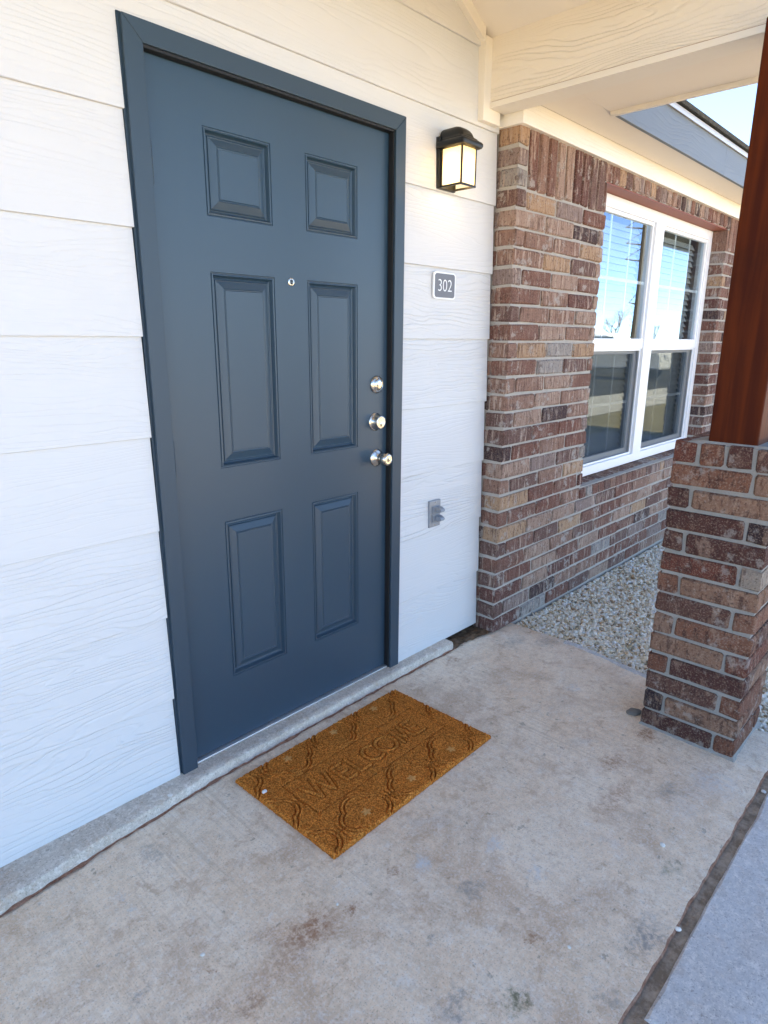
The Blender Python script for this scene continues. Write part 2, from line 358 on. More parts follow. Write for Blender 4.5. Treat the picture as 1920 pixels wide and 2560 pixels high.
def m_glass():
    m = NT('coated_window_glass'); c = m.coord()
    nrm = m.bump(m.noise(c, 2.2, 1), 0.02, 0.02)
    lw = m.n('LayerWeight', {'Blend': 0.5, 'Normal': nrm}); f = m.math('ADD', 0.08, m.math('MULTIPLY', m.math('POWER', lw.outputs['Facing'], 2.0), 0.31), clamp=True)
    tr = m.n('BsdfTransparent', {'Color': (0.86,0.90,0.90,1)}); gl = m.n('BsdfGlossy', {'Color': (0.66,0.83,1.0,1), 'Roughness': 0.004, 'Normal': nrm})
    mx = m.n('MixShader'); m.set(mx.inputs[0], f); m.set(mx.inputs[1], tr); m.set(mx.inputs[2], gl)
    m.t.links.new(mx.outputs[0], m.out.inputs[0]); return m.m
M['glass'] = m_glass()
def m_screen():
    m = NT('dark_insect_screen')
    tr = m.n('BsdfTransparent', {'Color': (1,1,1,1)}); df = m.n('BsdfDiffuse', {'Color': (0.022,0.026,0.026,1)})
    mx = m.n('MixShader'); m.set(mx.inputs[0], 0.5); m.set(mx.inputs[1], tr); m.set(mx.inputs[2], df)
    m.t.links.new(mx.outputs[0], m.out.inputs[0]); return m.m
M['screen'] = m_screen()
def m_lampglass(name, col, st):
    m = NT(name); c = m.coord(rnd=False)
    nz = m.noise(c, 45.0, 3)
    em = m.n('Emission', {'Color': (*col, 1), 'Strength': m.math('MULTIPLY', m.math('ADD', 0.8, m.math('MULTIPLY', nz, 0.4)), st)})
    tr = m.n('BsdfTranslucent', {'Color': (0.8,0.78,0.72,1)}); ad = m.n('AddShader')
    m.set(ad.inputs[0], em); m.set(ad.inputs[1], tr); m.t.links.new(ad.outputs[0], m.out.inputs[0]); return m.m
M['lampglass'] = m_lampglass('lit_frosted_glass', (1.0,0.76,0.48), 0.058)
M['bulb'] = m_lampglass('lit_bulb', (1.0,0.80,0.5), 2.5)
rng = random.Random(7)

# ------------------------------------------------------------------ ground and paving
ZS = -0.038
g = MB(); g.add([(-400,-400,-0.125),(400,-400,-0.125),(400,400,-0.125),(-400,400,-0.125)], [(0,1,2,3)])
structure(g.build('ground', M['dry']))
def outline_slab(name, pts, z, depth, mat, jit=0.004, step=0.02, seed=1, lip=0.006):
    r = random.Random(seed); out = []
    for i, p in enumerate(pts):
        q = pts[(i+1) % len(pts)]; L = math.dist(p, q); n = max(1, min(200, int(L/step)))
        for k in range(n):
            t = k/n; x, y = p[0]+(q[0]-p[0])*t, p[1]+(q[1]-p[1])*t
            nv = noise.noise_vector(Vector((x*22, y*22, seed*3.3)))*jit + noise.noise_vector(Vector((x*5, y*5, seed*1.7)))*jit*1.2
            out.append((x+nv.x, y+nv.y))
    cx = sum(p[0] for p in out)/len(out); cy = sum(p[1] for p in out)/len(out)
    n = len(out); top = []
    for i, (x, y) in enumerate(out):
        a, b = out[i-1], out[(i+1) % n]; tx, ty = b[0]-a[0], b[1]-a[1]; l = math.hypot(tx, ty) or 1
        nx, ny = -ty/l, tx/l       # inward for counter-clockwise outlines
        k = lip*(0.7+0.9*r.random()); top.append((x+nx*k, y+ny*k))
    mb = MB(); mb.loft([[(x,y,z-depth) for x,y in out], [(x,y,z-lip) for x,y in out], [(x,y,z) for x,y in top]])
    return mb.build(name, mat)
slab_o = structure(outline_slab('porch_slab', [(-3.2,-1.352),(1.62,-1.352),(1.62,-1.262),(1.672,-1.25),(1.69,-0.93),(1.735,-0.80),(1.79,-0.45),(1.785,-0.10),(1.60,0.05),(-3.2,0.05)], ZS, 0.10, M['slab'], 0.004, 0.015, 3, 0.0035))
structure(outline_slab('walkway', [(0.292,-2.68),(9.0,-2.68),(9.0,-1.379),(0.292,-1.379)], ZS-0.004, 0.09, M['walk'], 0.003, 0.02, 5, 0.006))
structure(outline_slab('walkway', [(-4.0,-2.68),(0.276,-2.68),(0.276,-1.379),(-4.0,-1.379)], ZS-0.006, 0.09, M['walk'], 0.003, 0.02, 6, 0.006))
def rough_strip(name, x0, x1, y0, y1, z, amp, mat, n=220, mm=8, f=30, edge=0.0):
    xs = np.linspace(x0, x1, n); t = np.linspace(0, 1, mm)
    X = np.repeat(xs[None], mm, 0); y0f = y0 if callable(y0) else (lambda x: y0); y1f = y1 if callable(y1) else (lambda x: y1)
    Y0 = np.array([y0f(x) for x in xs]); Y1 = np.array([y1f(x) for x in xs])
    Y = Y0[None]*(1-t[:,None]) + Y1[None]*t[:,None]; Z = np.zeros_like(X)
    for i in range(mm):
        for j in range(n):
            q = Vector((X[i,j]*f, Y[i,j]*f, 1.3)); Z[i,j] = z + amp*(noise.noise(q)+0.5*noise.noise(q*2.7))
            Y[i,j] += edge*noise.noise(q*0.9+Vector((5,5,5)))
    return grid(name, X, Y, Z, mat)
structure(rough_strip('expansion_joint_soil', -1.5, 1.75, -1.41, -1.335, -0.049, 0.004, M['groove'], 420, 8, 40), 'stuff', 'brown soil and grit filling the groove between porch slab and walkway')
tag(bpy.data.objects['expansion_joint_soil'], None, 'soil')
slab_o.data.materials.append(M['redsoil'])
for p_ in slab_o.data.polygons:
    if abs(p_.normal.z) < 0.85 and p_.center.y < -1.3: p_.material_index = 1
# concrete ledge (foundation lip) under wall and door
led_pts = [(-1.6,-0.225),(-0.9,-0.165),(-0.57,-0.135),(-0.25,-0.105),(0.05,-0.078),(0.35,-0.070),(0.8,-0.066),(1.15,-0.066),(1.345,-0.068)]
def led_y(x):
    for (a, b), (c, d) in zip(led_pts, led_pts[1:]):
        if a <= x <= c: return b+(d-b)*(x-a)/(c-a)
    return led_pts[0][1] if x < -1.6 else led_pts[-1][1]
n = 360; xs = np.linspace(-1.6, 1.345, n)
prof = [(0.05,0.0),(0.030,0.0),(0.60,-0.0005),(0.86,-0.0015),(0.945,-0.005),(0.985,-0.016),(1.0,-0.045)]
loops = []
for x in xs:
    yb = led_y(x); l = []
    for k, (a, dz) in enumerate(prof):
        y = a if k == 0 else (a if k == 1 else a*yb)
        q = Vector((x*16, a*6, 4.2)); d = noise.noise(q)*0.0022 + noise.noise(q*3.1)*0.0022
        if k >= 3: l.append((x, y+d*1.3, dz+d*0.7-0.001))
        else: l.append((x, y, dz-0.0015))
    loops.append(l)
X = np.array([[p[0] for p in l] for l in loops]).T; Y = np.array([[p[1] for p in l] for l in loops]).T; Z = np.array([[p[2] for p in l] for l in loops]).T
led = grid('door_ledge', X, Y, Z, M['ledge']); structure(led)
cap = MB(); cl = loops[-1]; cap.add(cl+[(1.347,0.05,-0.06),(1.347,-0.06,-0.06)], [tuple(range(len(cl)))+(len(cl)+1, len(cl))]); capo = cap.build('ledge_end', M['ledge'], led)
structure(rough_strip('seam_soil', -1.6, 1.36, lambda x: led_y(x)+0.008, lambda x: led_y(x)-0.010-0.006*noise.noise(Vector((x*9,0,0))), -0.0352, 0.0035, M['redsoil'], 420, 5, 26, 0.006), 'stuff', 'thin line of red soil along the foot of the concrete ledge')
tag(bpy.data.objects['seam_soil'], None, 'soil')
structure(rough_strip('corner_soil', 1.34, 1.62, 0.03, lambda x: -0.075-0.25*max(0, x-1.45)**1.2, -0.032, 0.006, M['soil'], 60, 24, 24, 0.004), 'stuff', 'dark soil patch in the corner between ledge and brick wall')
tag(bpy.data.objects['corner_soil'], None, 'soil')
structure(rough_strip('slab_edge_mortar', -0.88, -0.40, 0, 1, 0, 0, M['skylit_mortar']), 'stuff') if False else None

# gravel bed: real stones joined into one mesh
def stones(name, regions, mat, size=(0.0050,0.0125), z0=-0.062, seed=4):
    r = np.random.default_rng(seed); bmx = bmesh.new(); bmesh.ops.create_icosphere(bmx, subdivisions=1, radius=1.0)
    V0 = np.array([v.co[:] for v in bmx.verts]); F0 = np.array([[v.index for v in f.verts] for f in bmx.faces]); bmx.free()
    P = []
    for (x0, x1, y0, y1, dens) in regions:
        k = int((x1-x0)*(y1-y0)*dens); P.append(np.stack([r.uniform(x0,x1,k), r.uniform(y0,y1,k)], 1))
    P = np.concatenate(P); P = P[[inside(p) for p in P]]; k = len(P)
    S = r.uniform(*size, k)[:,None]*np.stack([r.uniform(0.8,1.45,k), r.uniform(0.8,1.2,k), r.uniform(0.5,0.85,k)], 1)
    a = r.uniform(0, 6.283, k); tl = r.normal(0, 0.45, (k,2))
    V = V0[None]*(1+r.normal(0, 0.13, (k, len(V0), 1)))*S[:,None,:]
    ca, sa = np.cos(a)[:,None], np.sin(a)[:,None]
    X, Y, Zz = V[...,0]*ca-V[...,1]*sa, V[...,0]*sa+V[...,1]*ca, V[...,2]
    Zz = Zz + X*tl[:,0:1] + Y*tl[:,1:2]
    zz = z0 + r.uniform(-0.006, 0.009, k)
    W = np.stack([X+P[:,0:1], Y+P[:,1:2], Zz+zz[:,None]], -1).reshape(-1, 3)
    Fa = (F0[None]+(np.arange(k)*len(V0))[:,None,None]).reshape(-1, 3)
    me = bpy.data.meshes.new(name); me.vertices.add(len(W)); me.vertices.foreach_set('co', W.ravel())
    me.loops.add(Fa.size); me.loops.foreach_set('vertex_index', Fa.ravel().astype(np.int32))
    me.polygons.add(len(Fa)); me.polygons.foreach_set('loop_start', np.arange(0, Fa.size, 3, dtype=np.int32)); me.polygons.foreach_set('loop_total', np.full(len(Fa), 3, dtype=np.int32))
    me.update(calc_edges=True); me.validate()
    return obj(name, me, mat)
def inside(p):
    x, y = p
    if y > -0.113: return False
    xe = 1.795 if y > -0.45 else (1.795-(-0.45-y)*0.17 if y > -0.8 else 1.70)
    if y < -1.25: xe = 1.632
    return x > xe
gb = MB(); gb.add([(1.55,-1.392,-0.072),(9,-1.392,-0.072),(9,-0.09,-0.072),(1.55,-0.09,-0.072)], [(0,1,2,3)])
structure(gb.build('gravel_bed', M['soil']))
gr = stones('gravel', [(1.63,2.7,-1.38,-0.11,17500),(2.7,4.0,-1.38,-0.11,13000),(4.0,6.0,-1.38,-0.11,5000)], M['gravel'])
structure(gr, 'stuff', 'white and tan gravel stones filling the bed along the brick wall'); tag(gr, None, 'gravel')
# raised mortar lip along the slab's gravel edge, skylight put into its pale colour
xs = np.linspace(0, 1, 90); X = []; Y = []; Z = []
for t in np.linspace(0, 1, 8):
    rx = []; ry = []; rz = []
    for s in xs:
        y = -0.40-0.50*s; wv = 0.5+0.5*noise.noise(Vector((y*9, 2.2, 0)))
        xe = 1.79 if y > -0.45 else 1.79-(-0.45-y)*0.165
        rx.append(xe+0.012-t*(0.03+0.030*wv)+0.006*noise.noise(Vector((y*30, t*3, 1)))); ry.append(y)
        rz.append(-0.043+math.sin(math.pi*min(1, t*1.02))*(0.006+0.006*wv)+0.003*noise.noise(Vector((y*50, t*9, 2))))
    X.append(rx); Y.append(ry); Z.append(rz)
em = grid('slab_edge_mortar', np.array(X), np.array(Y), np.array(Z), M['skylit_mortar'])
tag(em, 'chipped mortar lip painted pale for skylight along the slab edge beside the gravel', 'mortar', kind='stuff')

# ------------------------------------------------------------------ siding wall
YB, YT = -0.017, -0.006            # plank face: bottom edge proud, top edge tucked under the next
wall = thing('siding_wall', 'white wood-grain lap siding wall around the blue front door', 'wall')
PL = 0.2685; Z0 = 0.0
def plank(x0, x1, z0, z1, notch=None):
    """one lap plank; notch=(xa, xb, zc) cuts the door frame out of its lower edge"""
    zc = (z0+z1)/2; cx = (x0+x1)/2; mb = MB()
    yf = lambda z: YB+(YT-YB)*(z-z0)/(z1+0.02-z0)
    def piece(a, b, c, d):
        loc = [(a-cx, yf(c), c-zc), (b-cx, yf(c), c-zc), (b-cx, yf(d), d-zc), (a-cx, yf(d), d-zc)]
        bk = [(p[0], p[1]+0.010, p[2]) for p in loc]
        return loc, bk
    if not notch: outl = [(x0,z0),(x1,z0),(x1,z1+0.012),(x0,z1+0.012)]
    else:
        xa, xb, zn = notch; outl = [(x0,z0),(xa,z0),(xa,zn),(xb,zn),(xb,z0),(x1,z0),(x1,z1+0.012),(x0,z1+0.012)]
    n = len(outl); fr = [(x-cx, yf(z), z-zc) for x, z in outl]; bk = [(x-cx, yf(z)+0.010, z-zc) for x, z in outl]
    mb.add(fr+bk, [tuple(range(n)), tuple(reversed(range(n, 2*n)))] + [(i, (i+1) % n, (i+1) % n+n, i+n) for i in range(n)])
    return mb.build('siding_plank', M['siding'], wall, loc=(cx, 0, zc), bevel=0.0012, seg=1)
XL = -2.6
for i in range(12):
    z0 = Z0+i*PL-(0.005 if i == 0 else 0); z1 = Z0+(i+1)*PL; r1, r2 = rng.uniform(-0.0025,0.0015), rng.uniform(-0.002,0.003)
    if i < 7: plank(XL, -0.0065+r1, z0, z1); plank(1.0225+r2, 1.594, z0, z1)
    elif i == 7: plank(XL, 1.594, z0, z1, (-0.0065, 1.0225, 2.0875))
    elif i == 8: plank(XL, 1.594, z0, z1)
    else: plank(XL, 1.50, z0, z1)
sh = MB(); sh.box(XL, -0.01, 0.012, 0.06, -0.05, 3.6).box(1.03, 1.62, 0.012, 0.06, -0.05, 2.45).box(-0.01, 1.62, 0.012, 0.06, 2.095, 2.45).box(-0.01,1.5,0.012,0.06,2.45,3.6)
sh.build('sheathing', M['rubber'], wall)

# ------------------------------------------------------------------ door frame and door
FR = thing('door_frame', 'slate blue painted metal frame around the front door', 'door frame')
def ubox(name, mat, par, b, bevel=0.002): 
    mb = MB(); mb.box(*b); return mb.build(name, mat, par, bevel=bevel)
fw = 0.0508
def jamb(name, mirror):
    # closed profile in x,y extruded in z with a mitred top
    pr = [(0,-0.025),(fw,-0.025),(fw,0.004),(fw+0.0,0.05),(0,0.05)]
    mb = MB(); lo, hi = [], []
    for x, y in pr:
        X = 1.016-x if mirror else x
        lo.append((X, y, -0.004)); hi.append((X, y, 2.083-x))
    mb.loft([lo, hi]); return mb.build(name, M['frame'], FR, bevel=0.0018)
jamb('jamb', False); jamb('jamb', True)
mb = MB(); a = []; b = []
for z, y in [(0,-0.025),(fw,-0.025),(fw,0.05),(0,0.05)]:
    a.append((z+0.0004, y, 2.083-z)); b.append((1.016-z-0.0004, y, 2.083-z))
mb.loft([a, b]); mb.build('head', M['frame'], FR, bevel=0.0018)
mb = MB(); mb.box(0.9585, 0.9652, -0.016, 0.003, 0.0, 2.03).box(0.0508, 0.9652, -0.018, 0.003, 2.0255, 2.0325); mb.build('seal_and_shade_strip', M['rubber'], FR)  # door seal at the side; black top strip paints the shade under the head
mb = MB(); mb.box(-0.0062, 0.0002, -0.012, 0.01, 0, 2.085).box(1.0158, 1.0222, -0.012, 0.01, 0, 2.085).box(-0.006, 1.022, -0.012, 0.01, 2.0832, 2.0872); mb.build('caulk', M['frame'], FR)
DOOR = thing('front_door', 'slate blue six-panel front door with peephole and satin nickel locks', 'door')
DY = 0.005; dx0, dx1, dz0, dz1 = 0.0528, 0.9580, 0.010, 2.0245
cols = [(0.2195,0.4475),(0.5785,0.8065)]; rows = [(0.246,0.784),(0.953,1.523),(1.669,1.895)]
xsr = [dx0]+[v for c in cols for v in c]+[dx1]; zsr = [dz0]+[v for c in rows for v in c]+[dz1]
mb = MB()
for i in range(5):
    for j in range(7):
        if i in (1,3) and j in (1,3,5): continue
        mb.add([(xsr[i],DY,zsr[j]),(xsr[i+1],DY,zsr[j]),(xsr[i+1],DY,zsr[j+1]),(xsr[i],DY,zsr[j+1])], [(0,1,2,3)])
mb.add([(dx0,DY,dz0),(dx1,DY,dz0),(dx1,DY,dz1),(dx0,DY,dz1),(dx0,DY+0.044,dz0),(dx1,DY+0.044,dz0),(dx1,DY+0.044,dz1),(dx0,DY+0.044,dz1)], [(0,1,5,4),(1,2,6,5),(2,3,7,6),(3,0,4,7),(4,5,6,7)])
leaf = mb.build('leaf', M['door'], DOOR)
prof = [(0,0),(0.0012,0.0022),(0.0035,0.0024),(0.005,0.0003),(0.0085,-0.0002),(0.0105,0.0035),(0.0135,0.0092),(0.0165,0.0104),(0.0195,0.0094),(0.0215,0.0072),(0.0235,0.0076),(0.043,0.0016),(0.0452,0.0030),(0.0475,0.0032),(0.0495,0.0012)]
for c in cols:
    for r in rows:
        mb = MB(); cx, cz = (c[0]+c[1])/2, (r[0]+r[1])/2; lp = []
        for ins, d in prof:
            lp.append([(c[0]+ins-cx, d, r[0]+ins-cz),(c[1]-ins-cx, d, r[0]+ins-cz),(c[1]-ins-cx, d, r[1]-ins-cz),(c[0]+ins-cx, d, r[1]-ins-cz)])
        mb.loft([[(x_, y_*1.35, z_) for x_, y_, z_ in l] for l in lp], cap0=False); mb.build('panel', M['door'], DOOR, loc=(cx, DY, cz))
mb = MB(); mb.box(0.0515, 0.9645, -0.012, 0.012, 0.0, 0.0065); mb.build('door_sweep', M['alu'], DOOR, bevel=0.001)
for z in (1.7745, 1.005):
    mb = MB()
    for k in range(5):
        mb.lathe([(0.0005,0),(0.0058,0.0004),(0.0062,0.0015),(0.0062,0.0192),(0.0058,0.0202),(0.0005,0.0206)], (0.0565,-0.0045,z-0.052+k*0.021), 'z', 12)
    h = mb.build('hinge', M['frame'], DOOR, smooth=True)
mb = MB(); mb.lathe([(0.0002,-0.002),(0.0125,-0.002),(0.0125,0.0015),(0.0105,0.0028),(0.0078,0.0028),(0.0072,0.0012)], (0.512,DY,1.513), '-y', 24)
pp = mb.build('peephole', M['nickel'], DOOR, smooth=True)
mb = MB(); mb.lathe([(0.0002,0.0008),(0.0072,0.0008),(0.006,0.0019),(0.0002,0.0024)], (0.512,DY,1.513), '-y', 20); mb.build('lens', M['darkglass'], pp, smooth=True)
# upper lock: flat dome plate, no keyway
mb = MB(); mb.lathe([(0.0002,-0.003),(0.0325,-0.003),(0.0328,0.002),(0.0315,0.0052),(0.0285,0.0085),(0.0245,0.0105),(0.0232,0.0100),(0.0220,0.0112),(0.0190,0.0140),(0.0120,0.0158),(0.0002,0.0163)], (0.903,DY,1.177), '-y', 48)
tag(mb.build('upper_lock_plate', M['nickel'], DOOR, smooth=True), 'round flat domed lock cover without a keyhole')
mb = MB(); mb.lathe([(0.0002,-0.003),(0.0338,-0.003),(0.0340,0.0018),(0.0325,0.0040),(0.0300,0.0050),(0.0285,0.0065),(0.0245,0.0280),(0.0235,0.0305),(0.0215,0.0312),(0.0205,0.0302),(0.0185,0.0302),(0.0175,0.0312),(0.0002,0.0314)], (0.8985,DY,1.039), '-y', 48)
db = mb.build('deadbolt', M['nickel'], DOOR, smooth=True); tag(db, 'round keyed deadbolt between the plate and the knob')
def keyway(par, x, z, y, r=0.0085):
    mb = MB(); mb.lathe([(0.0002,-0.001),(r,-0.001),(r,0.0006),(r-0.0012,0.0010),(0.0002,0.0010)], (x,y,z), '-y', 24); mb.build('key_cylinder', M['nickel'], par, smooth=True)
    mb = MB(); mb.box(x-0.0011, x+0.0011, y-0.0018, y-0.0009, z-0.0052, z+0.0052); mb.build('key_slot', M['keydark'], par)
keyway(db, 0.8985, 1.031, DY-0.0314)
mb = MB(); mb.lathe([(0.0002,-0.003),(0.0338,-0.003),(0.0340,0.0020),(0.0325,0.0048),(0.0255,0.0085),(0.0175,0.0112),(0.0135,0.0150),(0.0122,0.0200),(0.0128,0.0262),(0.0165,0.0305),(0.0225,0.0350),(0.0258,0.0420),(0.0262,0.0480),(0.0245,0.0560),(0.0215,0.0625),(0.0185,0.0650),(0.0168,0.0652),(0.0155,0.0640),(0.0002,0.0638)], (0.905,DY,0.901), '-y', 48)
kb = mb.build('door_knob', M['nickel'], DOOR, smooth=True); keyway(kb, 0.905, 0.901, DY-0.0642, 0.0085)

# ------------------------------------------------------------------ bricks
_bm_cache = {}
def brick_mesh(lx, ly, lz, var, mat, rough=0.0019):
    key = (round(lx,3), round(ly,3), round(lz,3), var, mat.name)
    if key in _bm_cache: return _bm_cache[key]
    bm = bmesh.new(); bmesh.ops.create_cube(bm, size=1.0)
    bmesh.ops.scale(bm, vec=(lx,ly,lz), verts=bm.verts)
    bmesh.ops.bevel(bm, geom=list(bm.edges), offset=min(0.0052, 0.22*min(lx,ly,lz)), segments=1, affect='EDGES')
    r = random.Random(hash((key[0],key[1],key[2],var)) & 0xffff)
    for v in bm.verts: v.co += Vector((r.gauss(0,rough), r.gauss(0,rough*0.8), r.gauss(0,rough)))
    me = bpy.data.meshes.new('brick'); bm.to_mesh(me); bm.free(); me.materials.append(mat); _bm_cache[key] = me
    return me
def brick(par, x0, x1, y0, y1, z0, z1, mat):
    if x1-x0 < 0.006: return
    me = brick_mesh(x1-x0, y1-y0, z1-z0, rng.randrange(5), mat)
    o = bpy.data.objects.new('brick', me); COL.objects.link(o); o.parent = par
    o.location = ((x0+x1)/2+rng.uniform(-0.0008,0.0008), (y0+y1)/2+rng.uniform(-0.0015,0.0015), (z0+z1)/2+rng.uniform(-0.0008,0.0008)); return o
BW = thing('brick_wall', 'mottled red-brown brick wall with window to the right of the door', 'wall')
XP, YP, H, B0, JT = 1.6071, -0.1082, 0.0763, -0.0403, 0.0120
XW0, XW1, ZW0, ZW1, XE = 2.4145, 4.292, 0.560, 2.090, 4.86
BL, HD = 0.2402, 0.070
yb0, yb1 = YP, YP+0.088
def row_cuts(start, end, first, L):
    out = []; x = start; k = 0
    while x < end-0.004:
        l = first if (k == 0 and first) else L
        out.append((x, min(x+l, end))); x += l+JT; k += 1
    return out
for k in range(0, 28):
    z0, z1 = B0+k*H+JT/2, B0+(k+1)*H-JT/2
    n = 29-k; typeB = (n % 2 == 0)
    if k < 26:
        if k == 7:
            pass
        spans = []
        rows_l = row_cuts(XP, XE, HD if typeB else 0, BL)
        if 7 <= k: spans = [('l', XP, XW0-0.001), ('r', XW1+0.001, XE)] if k >= 8 else [('l', XP, XW0-0.02), ('r', XW1+0.02, XE)]
        else: spans = [('f', XP, XE)]
        for tagk, a, b in spans:
            if tagk == 'r': cuts = row_cuts(a, b, HD if typeB else 0.155, BL)
            else: cuts = row_cuts(a, b, HD if typeB else 0, BL)
            if tagk == 'l' and len(cuts) > 1 and cuts[-1][1]-cuts[-1][0] < 0.02:
                cuts[-2] = (cuts[-2][0], cuts[-1][1]); cuts.pop()
            for i, (p, q) in enumerate(cuts):
                dep = yb1
                if tagk != 'r' and i == 0 and typeB: dep = -0.004
                if tagk == 'r' and i == 0: dep = 0.012
                if tagk == 'l' and i == len(cuts)-1: dep = 0.012
                brick(BW, p, q, yb0+rng.uniform(-0.0012,0.0012), dep, z0, z1, M['brick'])
            if tagk in 'lf' and not typeB: brick(BW, XP+0.001, XP+0.075, -0.0105-0.0105+0.0, 0.006, z0, z1, M['brick'])
    else:
        brick(BW, XP, XP+HD, yb0, -0.004 if typeB else yb1, z0, z1, M['brick'])
        if not typeB: brick(BW, XP+0.001, XP+0.075, -0.021, 0.006, z0, z1, M['brick'])
brick(BW, XP, XP+HD, yb0, -0.004, B0+28*H+JT/2, 2.18, M['brick'])
sz0 = B0+26*H+JT/2; x = XP+HD+JT
while x < XE-0.03:
    w_ = 0.0658; e = min(x+w_, XE)
    if e < XW0+0.005:
        if XW0-e < 0.03 and XW0-e > 0.002 and False: pass
        brick(BW, x, e, yb0, yb1 if XW0-e > .06 else 0.012, sz0, 2.19, M['brick'])
    elif x > XW1-0.005: brick(BW, x, e, yb0, yb1, sz0, 2.19, M['brick'])
    elif x < XW0:
        brick(BW, x, XW0, yb0, 0.012, sz0, 2.085, M['brick']); brick(BW, x, e, yb0, yb1, ZW1+0.006, 2.19, M['brick'])
    elif e > XW1-0.004:
        brick(BW, x, e, yb0, yb1, ZW1+0.006, 2.19, M['brick']); brick(BW, XW1, max(e, XW1+0.03), yb0, 0.012, sz0, 2.085, M['brick'])
    else: brick(BW, x, e, yb0, yb1, ZW1+0.006, 2.19, M['brick'])
    x += w_+JT
# sloping rowlock sill
sm = {}
x = XW0-0.018; k = 0
while x < XW1+0.01:
    e = min(x+0.0655, XW1+0.018); mb = MB()
    dz = rng.uniform(-0.0012,0.0012); cx = (x+e)/2; hw = (e-x)/2
    pr = [(-0.112,0.498),(0.02,0.512),(0.02,0.572),(-0.112,0.553)]
    mb.loft([[(-hw, y, z-0.53+dz) for y, z in pr], [(hw, y, z-0.53+dz) for y, z in pr]])
    o = mb.build('brick', M['brick'], BW, bevel=0.003, loc=(cx,0,0.53), seg=1); x = e+0.0105; k += 1
mo = MB(); ym = YP+0.0080
mo.box(XP+0.0055, XE-0.005, ym, 0.011, -0.12, 0.56)
mo.box(XP+0.0055, XW0-0.006, ym, 0.011, 0.5601, 2.20).box(XW1+0.006, XE-0.005, ym, 0.011, 0.5601, 2.20).box(XW0-0.0055, XW1+0.0055, ym, 0.011, ZW1+0.004, 2.20)
mo.build('mortar', M['mortar'], BW)
mb = MB(); mb.box(XW0+0.002, XW1-0.002, YP+0.012, 0.0, ZW1-0.004, ZW1+0.003); mb.build('lintel', M['lintel'], BW)
# grout smears at the foot of the pier
mb = MB(); mb.box(XW0, XW0+0.001, 0, 0.001, 0, 0.001)

# ------------------------------------------------------------------ window
WN = thing('twin_window', 'white vinyl double window with grilles set in the brick wall', 'window')
yf = -0.010
def vbox(name, b, mat='vinyl', bevel=0.003, par=WN):
    mb = MB(); mb.box(*b); return mb.build(name, M[mat], par, bevel=bevel)
wx0, wx1, wz0, wz1 = XW0+0.003, XW1-0.003, 0.574, ZW1-0.006
mb = MB(); mb.box(wx0, wx0+0.060, yf, 0.06, wz0, wz1).box(wx1-0.060, wx1, yf, 0.06, wz0, wz1)
mb.box(wx0+0.06, wx1-0.06, yf+0.0005, 0.06, wz1-0.062, wz1-0.0003).box(wx0+0.06, wx1-0.06, yf+0.0005, 0.06, wz0+0.0003, wz0+0.055)
mb.build('frame', M['vinyl'], WN, bevel=0.003)
vbox('mullion', (3.287, 3.412, yf-0.004, 0.055, wz0+0.055, wz1-0.062))
units = [(wx0+0.06, 3.287), (3.412, wx1-0.06)]
